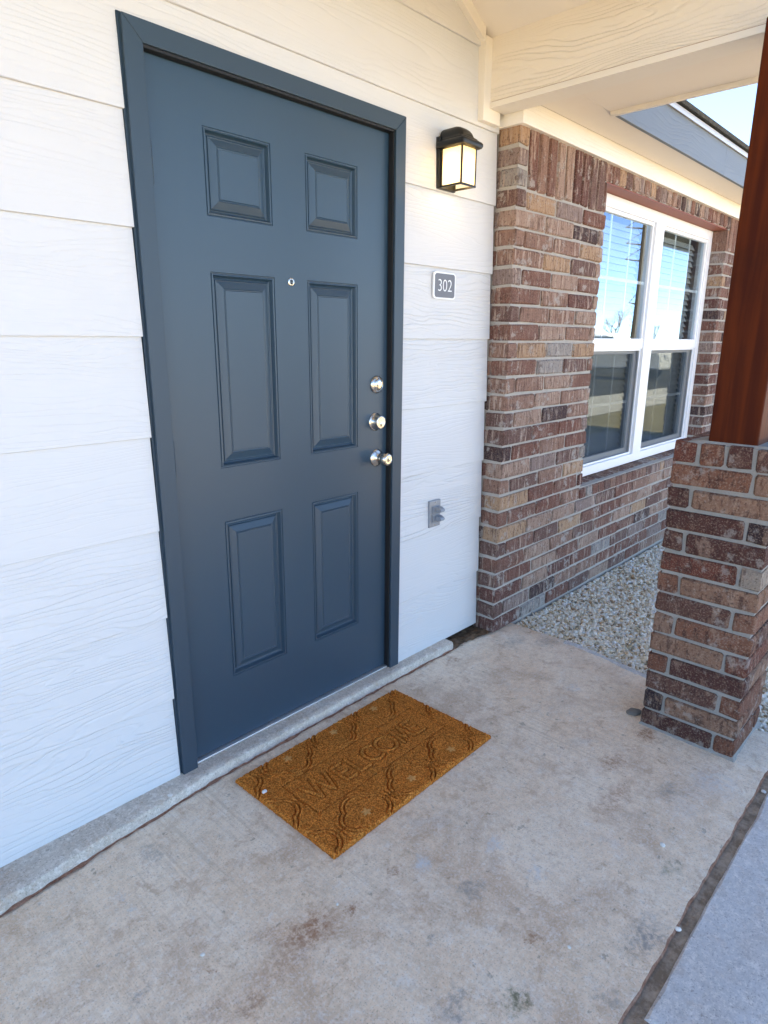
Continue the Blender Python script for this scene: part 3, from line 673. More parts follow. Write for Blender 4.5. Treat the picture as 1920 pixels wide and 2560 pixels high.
for ui, (a, b) in enumerate(units):
    # upper sash
    s = MB(); t = 0.020
    s.box(a, a+t, 0.000, 0.03, 1.352, wz1-0.062).box(b-t, b, 0.000, 0.03, 1.352, wz1-0.062).box(a+t, b-t, 0.0004, 0.03, wz1-0.062-t, wz1-0.0625).box(a, b, -0.004, 0.045, 1.293, 1.352)
    su = s.build('upper_sash', M['vinyl'], WN, bevel=0.002)
    ga, gb_, gz0, gz1 = a+t, b-t, 1.352, wz1-0.062-t
    vbox('pane', (ga, gb_, 0.014, 0.016, gz0, gz1), 'glass', 0, su)
    for q in (1, 2):
        X = ga+(gb_-ga)*q/3; vbox('grille_bar', (X-0.008, X+0.008, 0.018, 0.023, gz0, gz1), 'vinyl', 0.001, su)
    Zm = (gz0+gz1)/2; vbox('grille_bar', (ga, gb_, 0.0178, 0.0232, Zm-0.009, Zm+0.009), 'vinyl', 0.001, su)
    # lower sash, set back behind the insect screen
    s = MB(); t = 0.042
    s.box(a, a+t, 0.026, 0.05, wz0+0.055, 1.293).box(b-t, b, 0.026, 0.05, wz0+0.055, 1.293).box(a+t, b-t, 0.0262, 0.05, wz0+0.055, wz0+0.055+t).box(a+t, b-t, 0.0262, 0.05, 1.262, 1.293)
    slw = s.build('lower_sash', M['vinyl'], WN, bevel=0.002)
    ga, gb_, gz0, gz1 = a+t, b-t, wz0+0.097, 1.262
    vbox('pane', (ga, gb_, 0.036, 0.038, gz0, gz1), 'glass', 0, slw)
    for q in (1, 2):
        X = ga+(gb_-ga)*q/3; vbox('grille_bar', (X-0.008, X+0.008, 0.040, 0.045, gz0, gz1), 'vinyl', 0.001, slw)
    Zm = (gz0+gz1)/2; vbox('grille_bar', (ga, gb_, 0.0398, 0.0452, Zm-0.009, Zm+0.009), 'vinyl', 0.001, slw)
    s = MB(); t = 0.014
    s.box(a+0.003, a+t, 0.004, 0.014, wz0+0.056, 1.292).box(b-t, b-0.003, 0.004, 0.014, wz0+0.056, 1.292).box(a+t, b-t, 0.0042, 0.014, wz0+0.056, wz0+0.056+0.012).box(a+t, b-t, 0.0042, 0.014, 1.281, 1.292)
    scf = s.build('insect_screen', M['vinyl'], WN, bevel=0.001)
    s = MB(); s.add([(a+t,0.009,wz0+0.066),(b-t,0.009,wz0+0.066),(b-t,0.009,1.282),(a+t,0.009,1.282)], [(0,1,2,3)]); s.build('mesh_screen', M['screen'], scf)
    bl = thing('window_blind', ['white slatted blind behind the left half of the window', 'white slatted blind behind the right half of the window'][ui], 'blind', 'blinds behind the double window')
    z = wz0+0.07; base = None
    while z < wz1-0.075:
        if base is None:
            mb = MB(); hw = (b-a)/2-0.01; mb.add([(-hw,-0.010,-0.019),(hw,-0.010,-0.019),(hw,0.010,0.019),(-hw,0.010,0.019),(-hw,-0.0085,-0.0195),(hw,-0.0085,-0.0195),(hw,0.0115,0.0185),(-hw,0.0115,0.0185)], [(0,1,2,3),(4,7,6,5),(0,4,5,1),(1,5,6,2),(2,6,7,3),(3,7,4,0)])
            base = mb.build('slat', M['blind'], bl); base.location = ((a+b)/2, 0.085, z)
        else:
            o = base.copy(); COL.objects.link(o); o.location = ((a+b)/2, 0.085, z); o.rotation_euler = (rng.uniform(-0.02,0.02), 0, 0)
        z += 0.037
rm = MB(); rm.add([(1.8,0.12,-0.05),(4.8,0.12,-0.05),(4.8,3.4,-0.05),(1.8,3.4,-0.05),(1.8,0.12,2.4),(4.8,0.12,2.4),(4.8,3.4,2.4),(1.8,3.4,2.4)], [(0,1,2,3),(7,6,5,4),(1,5,6,2),(2,6,7,3),(0,3,7,4)])
rm.add([(1.8,0.12,-0.05),(2.35,0.12,-0.05),(2.35,0.12,2.4),(1.8,0.12,2.4)], [(0,1,2,3)]).add([(4.35,0.12,-0.05),(4.8,0.12,-0.05),(4.8,0.12,2.4),(4.35,0.12,2.4)], [(0,1,2,3)])
rm.add([(2.35,0.12,-0.05),(4.35,0.12,-0.05),(4.35,0.12,0.5),(2.35,0.12,0.5)], [(0,1,2,3)]).add([(2.35,0.12,2.15),(4.35,0.12,2.15),(4.35,0.12,2.4),(2.35,0.12,2.4)], [(0,1,2,3)])
structure(rm.build('interior_room', M['room']))

# ------------------------------------------------------------------ brick column and post
BC = thing('brick_column', 'square brick porch column carrying the stained wooden post', 'column')
cx0, cx1, cy0, cy1, BB = 1.3562, 1.6732, -1.2472, -0.9305, -0.0429
S = 0.317; WD = S-BL-JT
for k in range(13):
    z0, z1 = BB+k*H+JT/2, BB+(k+1)*H-JT/2
    j = lambda: rng.uniform(-0.0012,0.0012); m_ = M['brick_col']
    if k % 2 == 0:
        brick(BC, cx0+j(), cx0+WD, cy1-BL, cy1, z0, z1, m_); brick(BC, cx0, cx0+BL, cy0+j(), cy0+WD, z0, z1, m_)
        brick(BC, cx1-WD, cx1+j(), cy0, cy0+BL, z0, z1, m_); brick(BC, cx1-BL, cx1, cy1-WD, cy1+j(), z0, z1, m_)
    else:
        brick(BC, cx0+j(), cx0+WD, cy0, cy0+BL, z0, z1, m_); brick(BC, cx0, cx0+BL, cy1-WD, cy1+j(), z0, z1, m_)
        brick(BC, cx1-WD, cx1+j(), cy1-BL, cy1, z0, z1, m_); brick(BC, cx1-BL, cx1, cy0+j(), cy0+WD, z0, z1, m_)
z0, z1 = BB+13*H+JT/2, BB+14*H-JT/2+0.003; hw = (S-3*JT)/4
for q in range(4):
    y = cy0+q*(hw+JT)
    brick(BC, cx0, cx0+S/2-JT/2, y, y+hw, z0, z1, M['brick_col']); brick(BC, cx1-S/2+JT/2, cx1, y, y+hw, z0, z1, M['brick_col'])
mb = MB(); mb.box(cx0+0.0085, cx1-0.0085, cy0+0.0085, cy1-0.0085, -0.08, BB+14*H-0.006)
# mortar wash under the post
mb.loft([[(cx0+0.012,cy0+0.012,BB+14*H-0.008),(cx1-0.012,cy0+0.012,BB+14*H-0.008),(cx1-0.012,cy1-0.012,BB+14*H-0.008),(cx0+0.012,cy1-0.012,BB+14*H-0.008)],
         [(cx0+0.022,cy0+0.05,BB+14*H+0.004),(cx1-0.1,cy0+0.05,BB+14*H+0.004),(cx1-0.1,cy1-0.08,BB+14*H+0.004),(cx0+0.022,cy1-0.08,BB+14*H+0.004)]])
mb.build('mortar', M['mortar_col'], BC)
# mortar bed spread at the foot of the column
def foot(name, x0, x1, y0, y1, z, hgt, out, mat, par):
    pts = []; 
    for (a, b), (c, d) in [((x0,y0),(x1,y0)),((x1,y0),(x1,y1)),((x1,y1),(x0,y1)),((x0,y1),(x0,y0))]:
        for i in range(24): t = i/24; pts.append((a+(c-a)*t, b+(d-b)*t))
    lo, hi = [], []; mx, my = (x0+x1)/2, (y0+y1)/2
    for x, y in pts:
        k = out*(0.45+1.0*abs(noise.noise(Vector((x*14,y*14,3.3))))); dx, dy = x-mx, y-my; L = max(abs(dx)/(x1-x0), abs(dy)/(y1-y0))*2
        sx, sy = (1 if dx > 0 else -1)*(abs(abs(dx)-(x1-x0)/2) < 1e-6), (1 if dy > 0 else -1)*(abs(abs(dy)-(y1-y0)/2) < 1e-6)
        lo.append((x+sx*k, y+sy*k, z-0.004)); hi.append((x-sx*0.004, y-sy*0.004, z+hgt*(0.5+0.8*abs(noise.noise(Vector((x*20,y*20,8)))))))
    mb = MB(); mb.loft([lo, hi], cap0=False); return mb.build(name, mat, par)
foot('mortar_foot', cx0, cx1, cy0, cy1, ZS, 0.014, 0.014, M['mortar_col'], BC)
PO = MB(); PO.box(1.378, 1.522, -1.170, -1.026, BB+14*H-0.004, 2.209); 
po = PO.build('wooden_post', M['wood'], bevel=0.005); tag(po, 'dark red-brown stained wooden post standing on the brick column', 'post')

# ------------------------------------------------------------------ porch roof, beam, ceiling
PR = thing('porch_roof', 'porch roof tinted cream for warm bounce light, with beam and sloping ceiling above the door', 'roof')
YE = -1.26
SL = 0.54; xc = 0.33; zc = lambda x: 2.452+SL*(1.487-x)
mb = MB(); mb.box(1.487, 1.600, YE, -0.041, 2.2335, 2.46); mb.build('beam', M['trim_y'], PR)
mb = MB(); mb.box(1.482, 1.586, YE, -0.0405, 2.2095, 2.2305); mb.build('beam_trim', M['smooth_trim'], PR, bevel=0.0015)
mb = MB(); mb.box(1.4885, 1.598, YE+0.01, -0.045, 2.2300, 2.2340); mb.build('beam_gap', M['redsoil'], PR)
mb = MB(); mb.box(1.443, 1.558, -0.041, -0.004, 2.163, 2.4475); mb.build('beam_block', M['smooth_trim'], PR, bevel=0.0015)
mb = MB(); xa, xb = 1.447, -0.95
mb.add([(xa,-0.036,2.4265),(xa,-0.036,2.486),(xc,-0.036,zc(xc)+0.014),(xc,-0.036,zc(xc)-0.05),(xa,-0.004,2.4265),(xa,-0.004,2.486),(xc,-0.004,zc(xc)+0.014),(xc,-0.004,zc(xc)-0.05)], [(0,3,2,1),(4,5,6,7),(0,1,5,4),(1,2,6,5),(2,3,7,6),(3,0,4,7)])
mb.build('rake_trim', M['smooth_trim'], PR)
mb = MB(); mb.add([(1.492,YE,zc(1.492)),(1.492,-0.005,zc(1.492)),(xc,-0.005,zc(xc)),(xc,YE,zc(xc)),(1.492,YE,zc(1.492)+0.02),(1.492,-0.005,zc(1.492)+0.02),(xc,-0.005,zc(xc)+0.02),(xc,YE,zc(xc)+0.02)], [(0,1,2,3),(7,6,5,4),(0,4,5,1),(1,5,6,2),(2,6,7,3),(3,7,4,0)])
mb.build('ceiling_panel', M['ceiling'], PR)
mir = lambda x: 2*xc-x
mb = MB(); mb.add([(mir(1.492),YE,zc(1.492)),(mir(1.492),-0.005,zc(1.492)),(xc,-0.005,zc(xc)),(xc,YE,zc(xc)),(mir(1.492),YE,zc(1.492)+0.02),(mir(1.492),-0.005,zc(1.492)+0.02),(xc,-0.005,zc(xc)+0.02),(xc,YE,zc(xc)+0.02)], [(0,3,2,1),(4,5,6,7),(0,1,5,4),(1,2,6,5),(2,3,7,6),(3,0,4,7)])
mb.build('ceiling_panel', M['ceiling'], PR)
mb = MB(); mb.box(mir(1.600), mir(1.487), YE, -0.041, 2.2095, 2.46); mb.build('beam', M['trim_y'], PR)
# porch side soffit and fascia
mb = MB(); mb.box(1.584, 1.975, YE, -0.3000, 2.255, 2.27); mb.build('soffit', M['ceiling'], PR)
mb = MB(); mb.box(1.970, 1.990, YE, -0.302, 2.238, 2.40); mb.build('fascia', M['smooth_trim'], PR, bevel=0.0015)
for sgn in (1, -1):
    f = (lambda x: x) if sgn == 1 else mir
    a = (f(2.03), 2.385); b = (xc, 2.385+SL*(2.03-xc)+0.0)
    mb = MB(); l0 = [(a[0],YE-0.05,a[1]),(b[0],YE-0.05,b[1]),(b[0],YE-0.05,b[1]+0.03),(a[0],YE-0.05,a[1]+0.03)]
    mb.loft([l0, [(p[0], 2.4 if False else (-0.2 if i in (0,3) else 2.0), p[2]) for i, p in enumerate(l0)]]); mb.build('roof_slope', M['shingle'], PR)
    gm = MB(); 
gm = MB(); gm.add([(mir(1.6),YE-0.002,2.44),(1.6,YE-0.002,2.44),(xc,YE-0.002,zc(xc)+0.02)], [(0,1,2)]); gm.add([(mir(1.6),YE-0.02,2.44),(1.6,YE-0.02,2.44),(xc,YE-0.02,zc(xc)+0.02)], [(0,2,1)])
gm.build('gable_board', M['trim_x'], PR)

# ------------------------------------------------------------------ house eave
HR = thing('shingled_eave', 'shingled house roof with grey-blue fascia above the window', 'roof')
mb = MB(); mb.box(1.588, 6.5, -0.130, -0.006, 2.167, 2.2555); mb.build('frieze_board', M['trim_x'], HR, bevel=0.002)
mb = MB(); mb.box(1.560, 6.5, -0.3005, -0.1315, 2.2545, 2.2695); mb.build('soffit', M['ceiling'], HR)
mb = MB(); mb.box(1.9905, 3.39, -0.3185, -0.3015, 2.247, 2.400); mb.build('fascia', M['fascia'], HR, bevel=0.0015)
mb = MB(); mb.box(3.3915, 6.5, -0.3185, -0.3015, 2.247, 2.400); mb.build('fascia', M['fascia'], HR, bevel=0.0015)
mb = MB(); pr = [(-0.300,2.4015),(-0.3270,2.4015),(-0.3290,2.3960),(-0.3315,2.3960),(-0.3315,2.420),(-0.300,2.424)]
mb.loft([[(1.995,y,z) for y, z in pr], [(6.5,y,z) for y, z in pr]]); mb.build('drip_edge', M['drip'], HR)
mb = MB(); pr = [(-0.352,2.4215),(4.0,2.4215+4.352*0.42),(4.0,2.445+4.352*0.42),(-0.352,2.442)]
mb.loft([[(1.992,y,z) for y, z in pr], [(9.5,y,z) for y, z in pr]]); mb.build('roof_slope', M['shingle'], HR)
mb = MB(); pr = [(0.05,2.59),(4.0,2.4215+4.352*0.42),(4.0,2.445+4.352*0.42),(0.05,2.62)]
mb.loft([[(-6,y,z) for y, z in pr], [(1.99,y,z) for y, z in pr]]); mb.build('roof_slope', M['shingle'], HR)
mb = MB(); pr = [(4.0,2.4215+4.352*0.42),(8.4,2.40),(8.4,2.43),(4.0,2.447+4.352*0.42)]
mb.loft([[(-6,y,z) for y, z in pr], [(9.5,y,z) for y, z in pr]]); mb.build('roof_slope', M['shingle'], HR)
mb = MB(); mb.box(-6, 6.5, 8.0, 8.1, -0.1, 2.5).box(4.87, 9.5, 0.05, 0.1, -0.1, 2.42).box(-6,-2.6,0.02,0.06,-0.1,2.6).box(-6,-5.95,0.06,8.0,-0.1,4.0); structure(mb.build('house_shell', M['siding']))

# ------------------------------------------------------------------ wall lantern
LA = thing('wall_lantern', 'lit black wall lantern with frosted glass beside the door', 'lamp')
lx0, lx1, ly1, lz0, lz1 = 1.206, 1.296, -0.126, 1.888, 2.020; lyb = -0.017
mb = MB(); mb.box(lx0-0.008, lx1+0.008, lyb-0.011, -0.006, lz0-0.003, 2.06); mb.build('back_plate', M['black'], LA, bevel=0.003)
t = 0.0065
for (X, Y) in [(lx0, ly1), (lx1-t, ly1)]:
    mb = MB(); mb.box(X, X+t, Y, Y+t, lz0, lz1); mb.build('corner_bar', M['black'], LA, bevel=0.001)
for X in (lx0-0.0002, lx1-t+0.0002):
    mb = MB(); mb.box(X, X+t, lyb-0.019, lyb-0.0105, lz0, lz1); mb.build('corner_bar', M['black'], LA, bevel=0.001)
mb = MB(); mb.box(lx0-0.0005, lx0+t-0.0005, ly1+t, lyb-0.0115, lz0-0.0005, lz0+t).box(lx1-t, lx1+0.0005, ly1+t, lyb-0.0115, lz0-0.0005, lz0+t).box(lx0-0.0005, lx1+0.0005, ly1-0.0005, ly1+t, lz0-0.0008, lz0+t); mb.box(lx0+t, lx1-t, lyb-0.0165, lyb-0.0115, lz0-0.0005, lz0+0.004)
mb.build('bottom_frame', M['black'], LA, bevel=0.0008)
for b in [(lx0+0.0025, lx0+0.0045, ly1+t, lyb-0.019, lz0+t, lz1-0.002), (lx1-0.0045, lx1-0.0025, ly1+t, lyb-0.019, lz0+t, lz1-0.002), (lx0+t, lx1-t, ly1+0.0025, ly1+0.0045, lz0+t, lz1-0.002)]:
    mb = MB(); mb.box(*b); mb.build('glass_pane', M['lampglass'], LA)
mb = MB(); cxl = (lx0+lx1)/2
def rloop(hw, yfr, ybk, z, ch): return [(cxl-hw+ch,yfr,z),(cxl+hw-ch,yfr,z),(cxl+hw,yfr+ch,z),(cxl+hw,ybk,z),(cxl-hw,ybk,z),(cxl-hw,yfr+ch,z)]
tiers = [(0.047,-0.129,2.0155,.002),(0.052,-0.134,2.0160,.002),(0.0585,-0.1405,2.0195,.003),(0.061,-0.143,2.026,.003),(0.0605,-0.1425,2.033,.003),(0.057,-0.139,2.0385,.003),(0.0515,-0.133,2.0415,.004),(0.050,-0.131,2.0435,.004),(0.0475,-0.1285,2.0450,.005),(0.0465,-0.1275,2.0478,.006),(0.0455,-0.1245,2.0500,.008),(0.0425,-0.1190,2.0530,.010),(0.0415,-0.1165,2.0580,.011),(0.0395,-0.1125,2.067,.011),(0.0350,-0.1050,2.076,.010),(0.0270,-0.094,2.0840,.008),(0.0170,-0.079,2.0892,.006),(0.004,-0.058,2.0918,.001)]
mb.loft([rloop(a, b, -0.018, z, c) for a, b, z, c in tiers]); mb.build('cap', M['black'], LA, smooth=True)
mb = MB(); mb.lathe([(0.0005,0),(0.006,0.001),(0.012,0.008),(0.0135,0.018),(0.0115,0.030),(0.008,0.044),(0.008,0.056)], (cxl,-0.070,1.935), 'z', 16); mb.build('bulb', M['bulb'], LA, smooth=True)
pl = bpy.data.lights.new('lantern_light', 'POINT'); pl.energy = 0.065; pl.color = (1.0,0.80,0.55); pl.shadow_soft_size = 0.014
plo = bpy.data.objects.new('lantern_light', pl); COL.objects.link(plo); plo.location = (cxl,-0.072,1.918); plo.parent = LA

# ------------------------------------------------------------------ number sign
SG = thing('house_number_sign', 'small grey sign with white rim reading 302', 'sign')
def rrect(x0, x1, z0, z1, r, n=6):
    out = []
    for cx_, cz_, a0 in [(x1-r,z0+r,-90),(x1-r,z1-r,0),(x0+r,z1-r,90),(x0+r,z0+r,180)]:
        for i in range(n+1): a = rad(a0+90*i/n); out.append((cx_+r*math.cos(a), cz_+r*math.sin(a)))
    return out
sx0, sx1, sz0, sz1 = 1.1935, 1.3315, 1.4940, 1.5945; sy = -0.0175
def plate(name, rr, y0, y1, mat):
    mb = MB(); mb.loft([[(x,y1,z) for x, z in rr], [(x,y0,z) for x, z in rr]]); return mb.build(name, mat, SG)
plate('rim', rrect(sx0,sx1,sz0,sz1,0.016), sy-0.003, sy+0.004, M['sign_white'])
plate('face', rrect(sx0+0.0070,sx1-0.0060,sz0+0.0060,sz1-0.0055,0.0115), sy-0.0036, sy-0.0028, M['sign_grey'])
tc = bpy.data.curves.new('digits', 'FONT'); tc.body = '302'; tc.size = 0.062; tc.align_x = 'CENTER'; tc.extrude = 0.0003; tc.offset = -0.0009
to = bpy.data.objects.new('digits_src', tc); COL.objects.link(to)
bpy.context.view_layer.update(); dg = bpy.context.evaluated_depsgraph_get()
tm = bpy.data.meshes.new_from_object(to.evaluated_get(dg)); bpy.data.objects.remove(to)
xsv = [v.co.x for v in tm.vertices]; ysv = [v.co.y for v in tm.vertices]; mxx = (min(xsv)+max(xsv))/2; wxx = max(xsv)-min(xsv); hyy = max(ysv)-min(ysv); mny = min(ysv)
tcx, tz0, tw, th = 1.2635, 1.5235, 0.086, 0.0440
for v in tm.vertices: x, y, z = v.co; v.co = (tcx+(x-mxx)/wxx*tw, sy-0.0040-z, tz0+(y-mny)/hyy*th)
dgo = obj('digits', tm, M['sign_white'], SG)

# ------------------------------------------------------------------ weatherproof switch
SW = thing('outdoor_switch', 'grey metal outdoor cover plate with two flip levers low on the siding', 'switch')
mb = MB(); mb.box(1.2035, 1.2775, -0.0225, -0.010, 0.562, 0.679); mb.build('cover_plate', M['switch'], SW, bevel=0.0025)
for zz in (0.6385, 0.6005):
    mb = MB(); mb.box(1.2215, 1.2675, -0.0275, -0.0226, zz-0.0165, zz+0.0165); hs = mb.build('housing', M['switch'], SW, bevel=0.002)
    mb = MB(); pr = [(-0.0276,zz-0.011),(-0.0276,zz+0.0125),(-0.040,zz+0.0125),(-0.055,zz+0.006),(-0.0595,zz-0.002),(-0.053,zz-0.009),(-0.038,zz-0.0125)]
    mb.loft([[(1.2365,y,z) for y, z in pr], [(1.2645,y,z) for y, z in pr]]); mb.build('lever', M['switch'], SW, bevel=0.002)
for zz in (0.670, 0.571):
    mb = MB(); mb.lathe([(0.0002,-0.001),(0.0032,-0.001),(0.0032,0.0006),(0.002,0.0014),(0.0002,0.0016)], (1.2405,-0.0225,zz), '-y', 12); mb.build('screw', M['nickel'], SW, smooth=True)

# ------------------------------------------------------------------ doormat
ML, MW, MT = 0.7640, 0.4610, 0.0145
nx, ny = 720, 434
u = np.linspace(0, ML, nx); v = np.linspace(0, -MW, ny); Um, Vm = np.meshgrid(u, v)
def seg_d(ax, ay, bx, by):
    px, py = Um-ax, Vm-ay; dx, dy = bx-ax, by-ay; t = np.clip((px*dx+py*dy)/(dx*dx+dy*dy), 0, 1)
    return np.hypot(px-t*dx, py-t*dy)
def ell_d(cx, cy, rx, ry, a0=0, a1=360):
    d = np.full_like(Um, 9.0); pts = [(cx+rx*math.cos(rad(a0+(a1-a0)*i/28)), cy+ry*math.sin(rad(a0+(a1-a0)*i/28))) for i in range(29)]
    for p, q in zip(pts, pts[1:]): d = np.minimum(d, seg_d(*p, *q))
    return d
T, Bm = -0.183, -0.262
dt = np.full_like(Um, 9.0)
def poly(pts):
    global dt
    for p, q in zip(pts, pts[1:]): dt = np.minimum(dt, seg_d(*p, *q))
poly([(0.112,T),(0.138,Bm),(0.164,T+0.01),(0.190,Bm),(0.216,T)])
for ex in (0.244, 0.592):
    poly([(ex,T),(ex,Bm)]); poly([(ex,T),(ex+0.040,T)]); poly([(ex,(T+Bm)/2),(ex+0.033,(T+Bm)/2)]); poly([(ex,Bm),(ex+0.042,Bm)])
poly([(0.308,T),(0.308,Bm),(0.350,Bm)])
dt = np.minimum(dt, ell_d(0.402,-0.2225,0.034,0.0395,50,310)); dt = np.minimum(dt, ell_d(0.470,-0.2225,0.038,0.0395))
poly([(0.522,Bm),(0.530,T),(0.550,Bm+0.014),(0.570,T),(0.578,Bm)])
inpanel = (Um > 0.081)&(Um < 0.697)&(Vm < -0.136)&(Vm > -0.308)
# lattice of barbed quatrefoils with stars, kept off the text panel
per = 0.2095; dl = np.full_like(Um, 9.0); star = np.zeros_like(Um)
for ci in range(-1, 5):
    for cj in range(0, 3):
        cxm = 0.181+per*ci; cym = -0.040-0.1835*cj
        a = np.stack([np.hypot(Um-cxm-ox, (Vm-cym-oy)*1.08)-0.043 for ox, oy in [(0.036,0),(-0.036,0),(0,0.036),(0,-0.036)]]).min(0)
        sq = np.abs(Um-cxm)+np.abs(Vm-cym)*1.08-0.066
        q = np.minimum(a, sq*0.7); dl = np.minimum(dl, np.abs(q)); dl = np.minimum(dl, np.abs(q-0.0135))
        ang = np.arctan2(Vm-cym, Um-cxm); rr = np.hypot(Um-cxm, Vm-cym)
        star = np.maximum(star, np.clip((0.0195*(0.80+0.20*np.cos(5*ang+0.6))-rr)/0.006, 0, 1))
        nxm = cxm+per/2
        for ddx, ddy in [(1,0),(0,1)]:
            dl = np.minimum(dl, seg_d(nxm-0.028*ddx, cym-0.028*ddy, nxm+0.028*ddx, cym+0.028*ddy))
dl = np.where(inpanel, 9.0, dl)
rect = np.minimum(np.minimum(np.abs(Um-0.081)+9*((Vm > -0.134)|(Vm < -0.310)), np.abs(Um-0.697)+9*((Vm > -0.134)|(Vm < -0.310))), np.minimum(np.abs(Vm+0.136)+9*((Um < 0.079)|(Um > 0.699)), np.abs(Vm+0.308)+9*((Um < 0.079)|(Um > 0.699))))
star = np.where(inpanel, 0, star)
r_ = np.random.default_rng(3)
def groove(d, w, dep): return -dep*np.exp(-(d/w)**2)
hgt = groove(dl, 0.0021, 0.0085) + groove(rect, 0.0021, 0.0085) + 0.0020*np.exp(-((dl-0.0062)/0.0026)**2)
hgt += 0.0028*np.exp(-(dt/0.0044)**4) + groove(np.abs(dt-0.0078), 0.0020, 0.0085)
fine = r_.normal(0, 1, hgt.shape); fine = (fine+np.roll(fine,1,0)+np.roll(fine,1,1)+np.roll(fine,-1,0))/2
med = np.kron(r_.normal(0, 1, (ny//4+1, nx//4+1)), np.ones((4,4)))[:ny,:nx]; med = (med+np.roll(med,2,0)+np.roll(med,2,1)+np.roll(med,-2,0)+np.roll(med,-2,1))/5
hgt += 0.0004*fine + 0.0005*med + 0.0012*star
edge = np.minimum(np.minimum(Um, ML-Um), np.minimum(-Vm, MW+Vm)); hgt -= 0.006*np.exp(-edge/0.0018)
Ue = Um + np.where(edge < 0.001, 1, 0)*r_.normal(0, 0.0009, Um.shape); Ve = Vm + np.where(edge < 0.001, 1, 0)*r_.normal(0, 0.0009, Um.shape)
mat_o = grid('doormat', Ue, Ve, MT+hgt, M['coir'])
# side skirt down to the ground
me = mat_o.data; bm = bmesh.new(); bm.from_mesh(me); ex = bmesh.ops.extrude_edge_only(bm, edges=[e for e in bm.edges if e.is_boundary])
for g_ in ex['geom']:
    if isinstance(g_, bmesh.types.BMVert): g_.co.z = 0.0005
bm.to_mesh(me); bm.free()
at = me.attributes.new('worn', 'FLOAT', 'POINT'); wv = np.zeros(len(me.vertices), dtype=np.float32); wv[:nx*ny] = star.ravel(); at.data.foreach_set('value', wv)
me.polygons.foreach_set('use_smooth', [True]*len(me.polygons))
mat_o.location = (0.1170, -0.1350, ZS+0.0005); mat_o.rotation_euler = (0, 0, 0.0120)
tag(mat_o, 'brown coir doormat with embossed WELCOME and lattice pattern on the concrete', 'doormat')

# ------------------------------------------------------------------ litter on the slab
def pebble(x, y, r, label, mat, z=ZS, fl=0.6, seed=1):
    bm = bmesh.new(); bmesh.ops.create_icosphere(bm, subdivisions=2, radius=r); rr = random.Random(seed)
    for v_ in bm.verts: v_.co *= 1+0.25*noise.noise(v_.co*(1.6/r)+Vector((seed,0,0))); v_.co.z *= fl; v_.co.x *= 1.25
    me = bpy.data.meshes.new('pebble'); bm.to_mesh(me); bm.free(); o = obj('pebble', me, mat, smooth=True); o.location = (x, y, z+r*fl*0.75); o.rotation_euler = (0,0,seed*1.3)
    return tag(o, label, 'pebble')
M['chip'] = m_simple('white_chip', (0.72,0.70,0.66), 0.7, nscale=80, nstr=0.4)
M['lump'] = m_simple('grey_lump', (0.19,0.18,0.165), 0.9, nscale=60, nstr=0.8, ndist=0.004, var=0.5)
pebble(0.802, -1.223, 0.0070, 'ring-shaped white chip on the concrete near the groove', M['chip'], -0.0380, 0.60, 1)
pebble(-0.280, -0.586, 0.0045, 'white speck on the open concrete in front of the doormat', M['chip'], -0.0380, 0.60, 2)
pebble(0.030, -0.708, 0.0035, 'tiny white speck beside a rust stain below the doormat', M['chip'], -0.0380, 0.60, 3)
pebble(-0.080, -0.082, 0.0070, 'flat white paint drop on the ledge left of the mat', M['chip'], -0.0015, 0.35, 4)
pebble(0.145, -0.250, 0.0075, 'white scrap caught on the left corner of the doormat', M['chip'], -0.0260, 0.60, 5)
pebble(0.327, -1.187, 0.0040, 'white grain on the concrete below the mat right corner', M['chip'], -0.0380, 0.60, 6)
pebble(1.409, -0.886, 0.0240, 'grey mortar lump at the left foot of the brick column', M['lump'], -0.0400, 0.32, 7)
pebble(1.270, -1.365, 0.0070, 'white chip lying in the groove by the column', M['chip'], -0.0500, 0.60, 8)
pebble(0.558, -1.353, 0.0065, 'pale mortar crumb on the edge of the groove', M['chip'], -0.0420, 0.60, 9)

# ------------------------------------------------------------------ across the yard (seen mirrored in the window)
def sheet(name, x0, x1, y0, y1, z, mat):
    mb = MB(); mb.add([(x0,y0,z),(x1,y0,z),(x1,y1,z),(x0,y1,z)], [(0,1,2,3)]); return structure(mb.build(name, mat))
sheet('parking_apron', -60, 120, -6.15, -4.1, -0.112, M['walk'])
sheet('street', -150, 200, -16.0, -6.16, -0.116, M['asphalt'])
TK = thing('pickup_truck', 'white pickup truck parked across the yard, mirrored in the left window', 'truck')
def tbox(name, b, mat, bev=0.06): mb = MB(); mb.box(*b); return mb.build(name, M[mat], TK, bevel=bev)
prf = [(-2.75,0.42),(2.75,0.42),(2.75,0.95),(2.60,1.06),(1.05,1.12),(-2.75,1.12)]
mb = MB(); mb.loft([[(-0.98,y,z) for y, z in prf], [(0.98,y,z) for y, z in prf]]); mb.build('body', M['truck'], TK, bevel=0.07)
prf = [(1.15,1.10),(0.55,1.74),(-0.95,1.76),(-1.20,1.10)]
mb = MB(); mb.loft([[(-0.90,y,z) for y, z in prf], [(0.90,y,z) for y, z in prf]]); mb.build('cab', M['truck'], TK, bevel=0.06)
for X in (-0.905, 0.885):
    for (a, b) in [((0.80,1.18),(0.02,1.62)), ((-0.10,1.18),(-0.92,1.62))]:
        mb = MB(); mb.box(X, X+0.02, b[0], a[0], a[1], b[1]); mb.build('window', M['darkglass'], TK)
for X in (-0.95, 0.73):
    for Y in (1.75, -1.75):
        mb = MB(); mb.lathe([(0.02,0),(0.36,0.0),(0.39,0.04),(0.39,0.18),(0.36,0.22),(0.02,0.22)], (X,Y,0.38), 'x', 24); wh = mb.build('wheel', M['tyre'], TK, smooth=True)
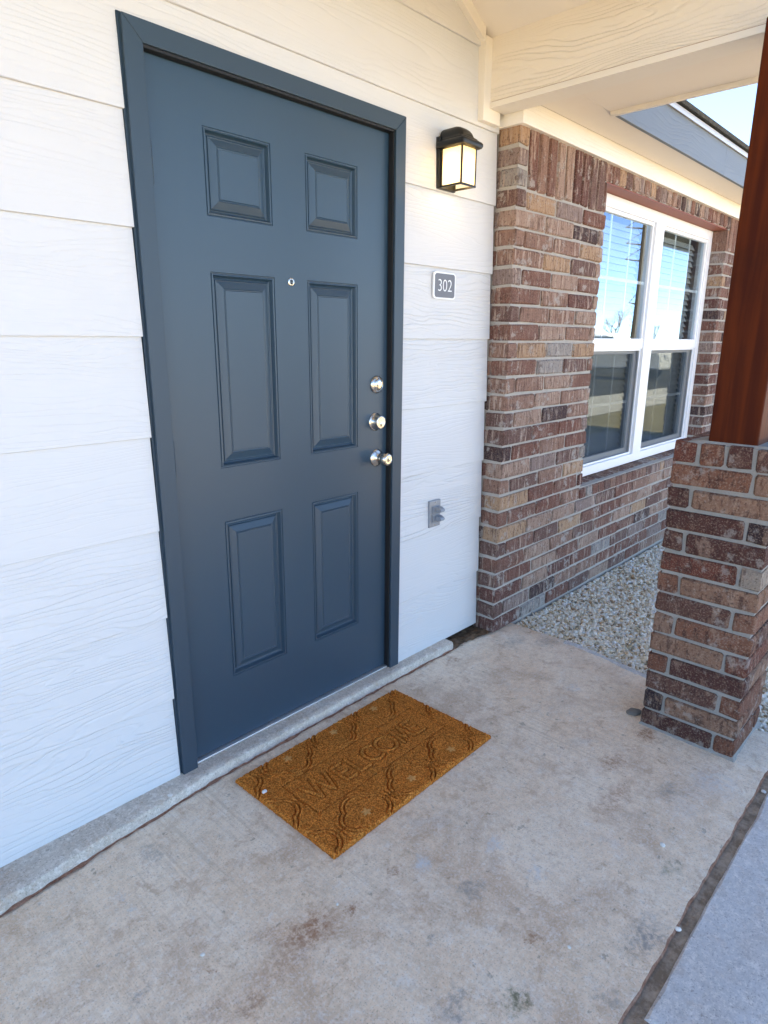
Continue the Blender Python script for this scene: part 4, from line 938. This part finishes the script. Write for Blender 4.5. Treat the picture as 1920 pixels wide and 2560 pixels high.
for X in (-0.75, 0.55): tbox('headlight', (X, X+0.2, 2.73, 2.77, 0.80, 0.95), 'alu', 0.01)
TK.location = (24.6, -10.2, -0.12)
UP = thing('utility_pole', 'tall wooden utility pole mirrored in the left window', 'pole')
mb = MB(); mb.tube((0,0,0), (0,0,10.5), 0.17, 0.11, 10); mb.build('shaft', M['polewood'], UP)
for z, L in ((7.9,1.1),(7.0,1.0),(6.1,0.95),(3.6,0.5)):
    mb = MB(); mb.tube((0,0,z), (-L*0.55,-L*0.8,z+0.12), 0.045, 0.035, 6); mb.tube((-L*0.5,-L*0.75,z+0.12), (-0.02,-0.02,z+0.75), 0.025, 0.02, 5); mb.build('bracket_arm', M['polewood'], UP)
UP.location = (40.05, -15.55, -0.12)
def bare_tree(label, loc, h, seed):
    t = thing('bare_tree', label, 'tree', 'bare trees across the street'); r = random.Random(seed); tr = MB(); cr = MB()
    def grow(p, d, L, rad_, lev):
        q = p+d*L; (tr if lev == 0 else cr).tube(p, q, rad_, rad_*0.62, 6 if lev < 2 else 4)
        if lev >= 5: return
        for _ in range(3 if lev < 4 else 2):
            nd = (d+Vector((r.uniform(-0.75,0.75), r.uniform(-0.75,0.75), r.uniform(-0.15,0.55)))).normalized(); grow(p+d*L*r.uniform(0.72,1.0), nd, L*r.uniform(0.62,0.80), rad_*0.58, lev+1)
    grow(Vector((0,0,0)), Vector((0.04,0,1)), h*0.27, h*0.022, 0)
    tr.build('trunk', M['bark'], t); cr.build('crown', M['bark'], t); t.location = loc
bare_tree('leafless branching tree mirrored in the left window above the truck', (66.8,-28.8,-0.12), 6.4, 5)
bare_tree('small leafless tree mirrored low in the right half of the window', (112,-42.5,-0.12), 6.0, 9)
GW = thing('garage_wing', 'brick wing of the house further right, mirrored in the window edge', 'building')
mb = MB(); mb.box(7.3, 9.4, -1.18, 0.04, -0.12, 2.40); mb.build('wall', M['brick_col'], GW)
mb = MB(); mb.box(7.1, 9.5, -1.45, 0.0, 2.401, 2.55); mb.build('eave', M['shingle'], GW)
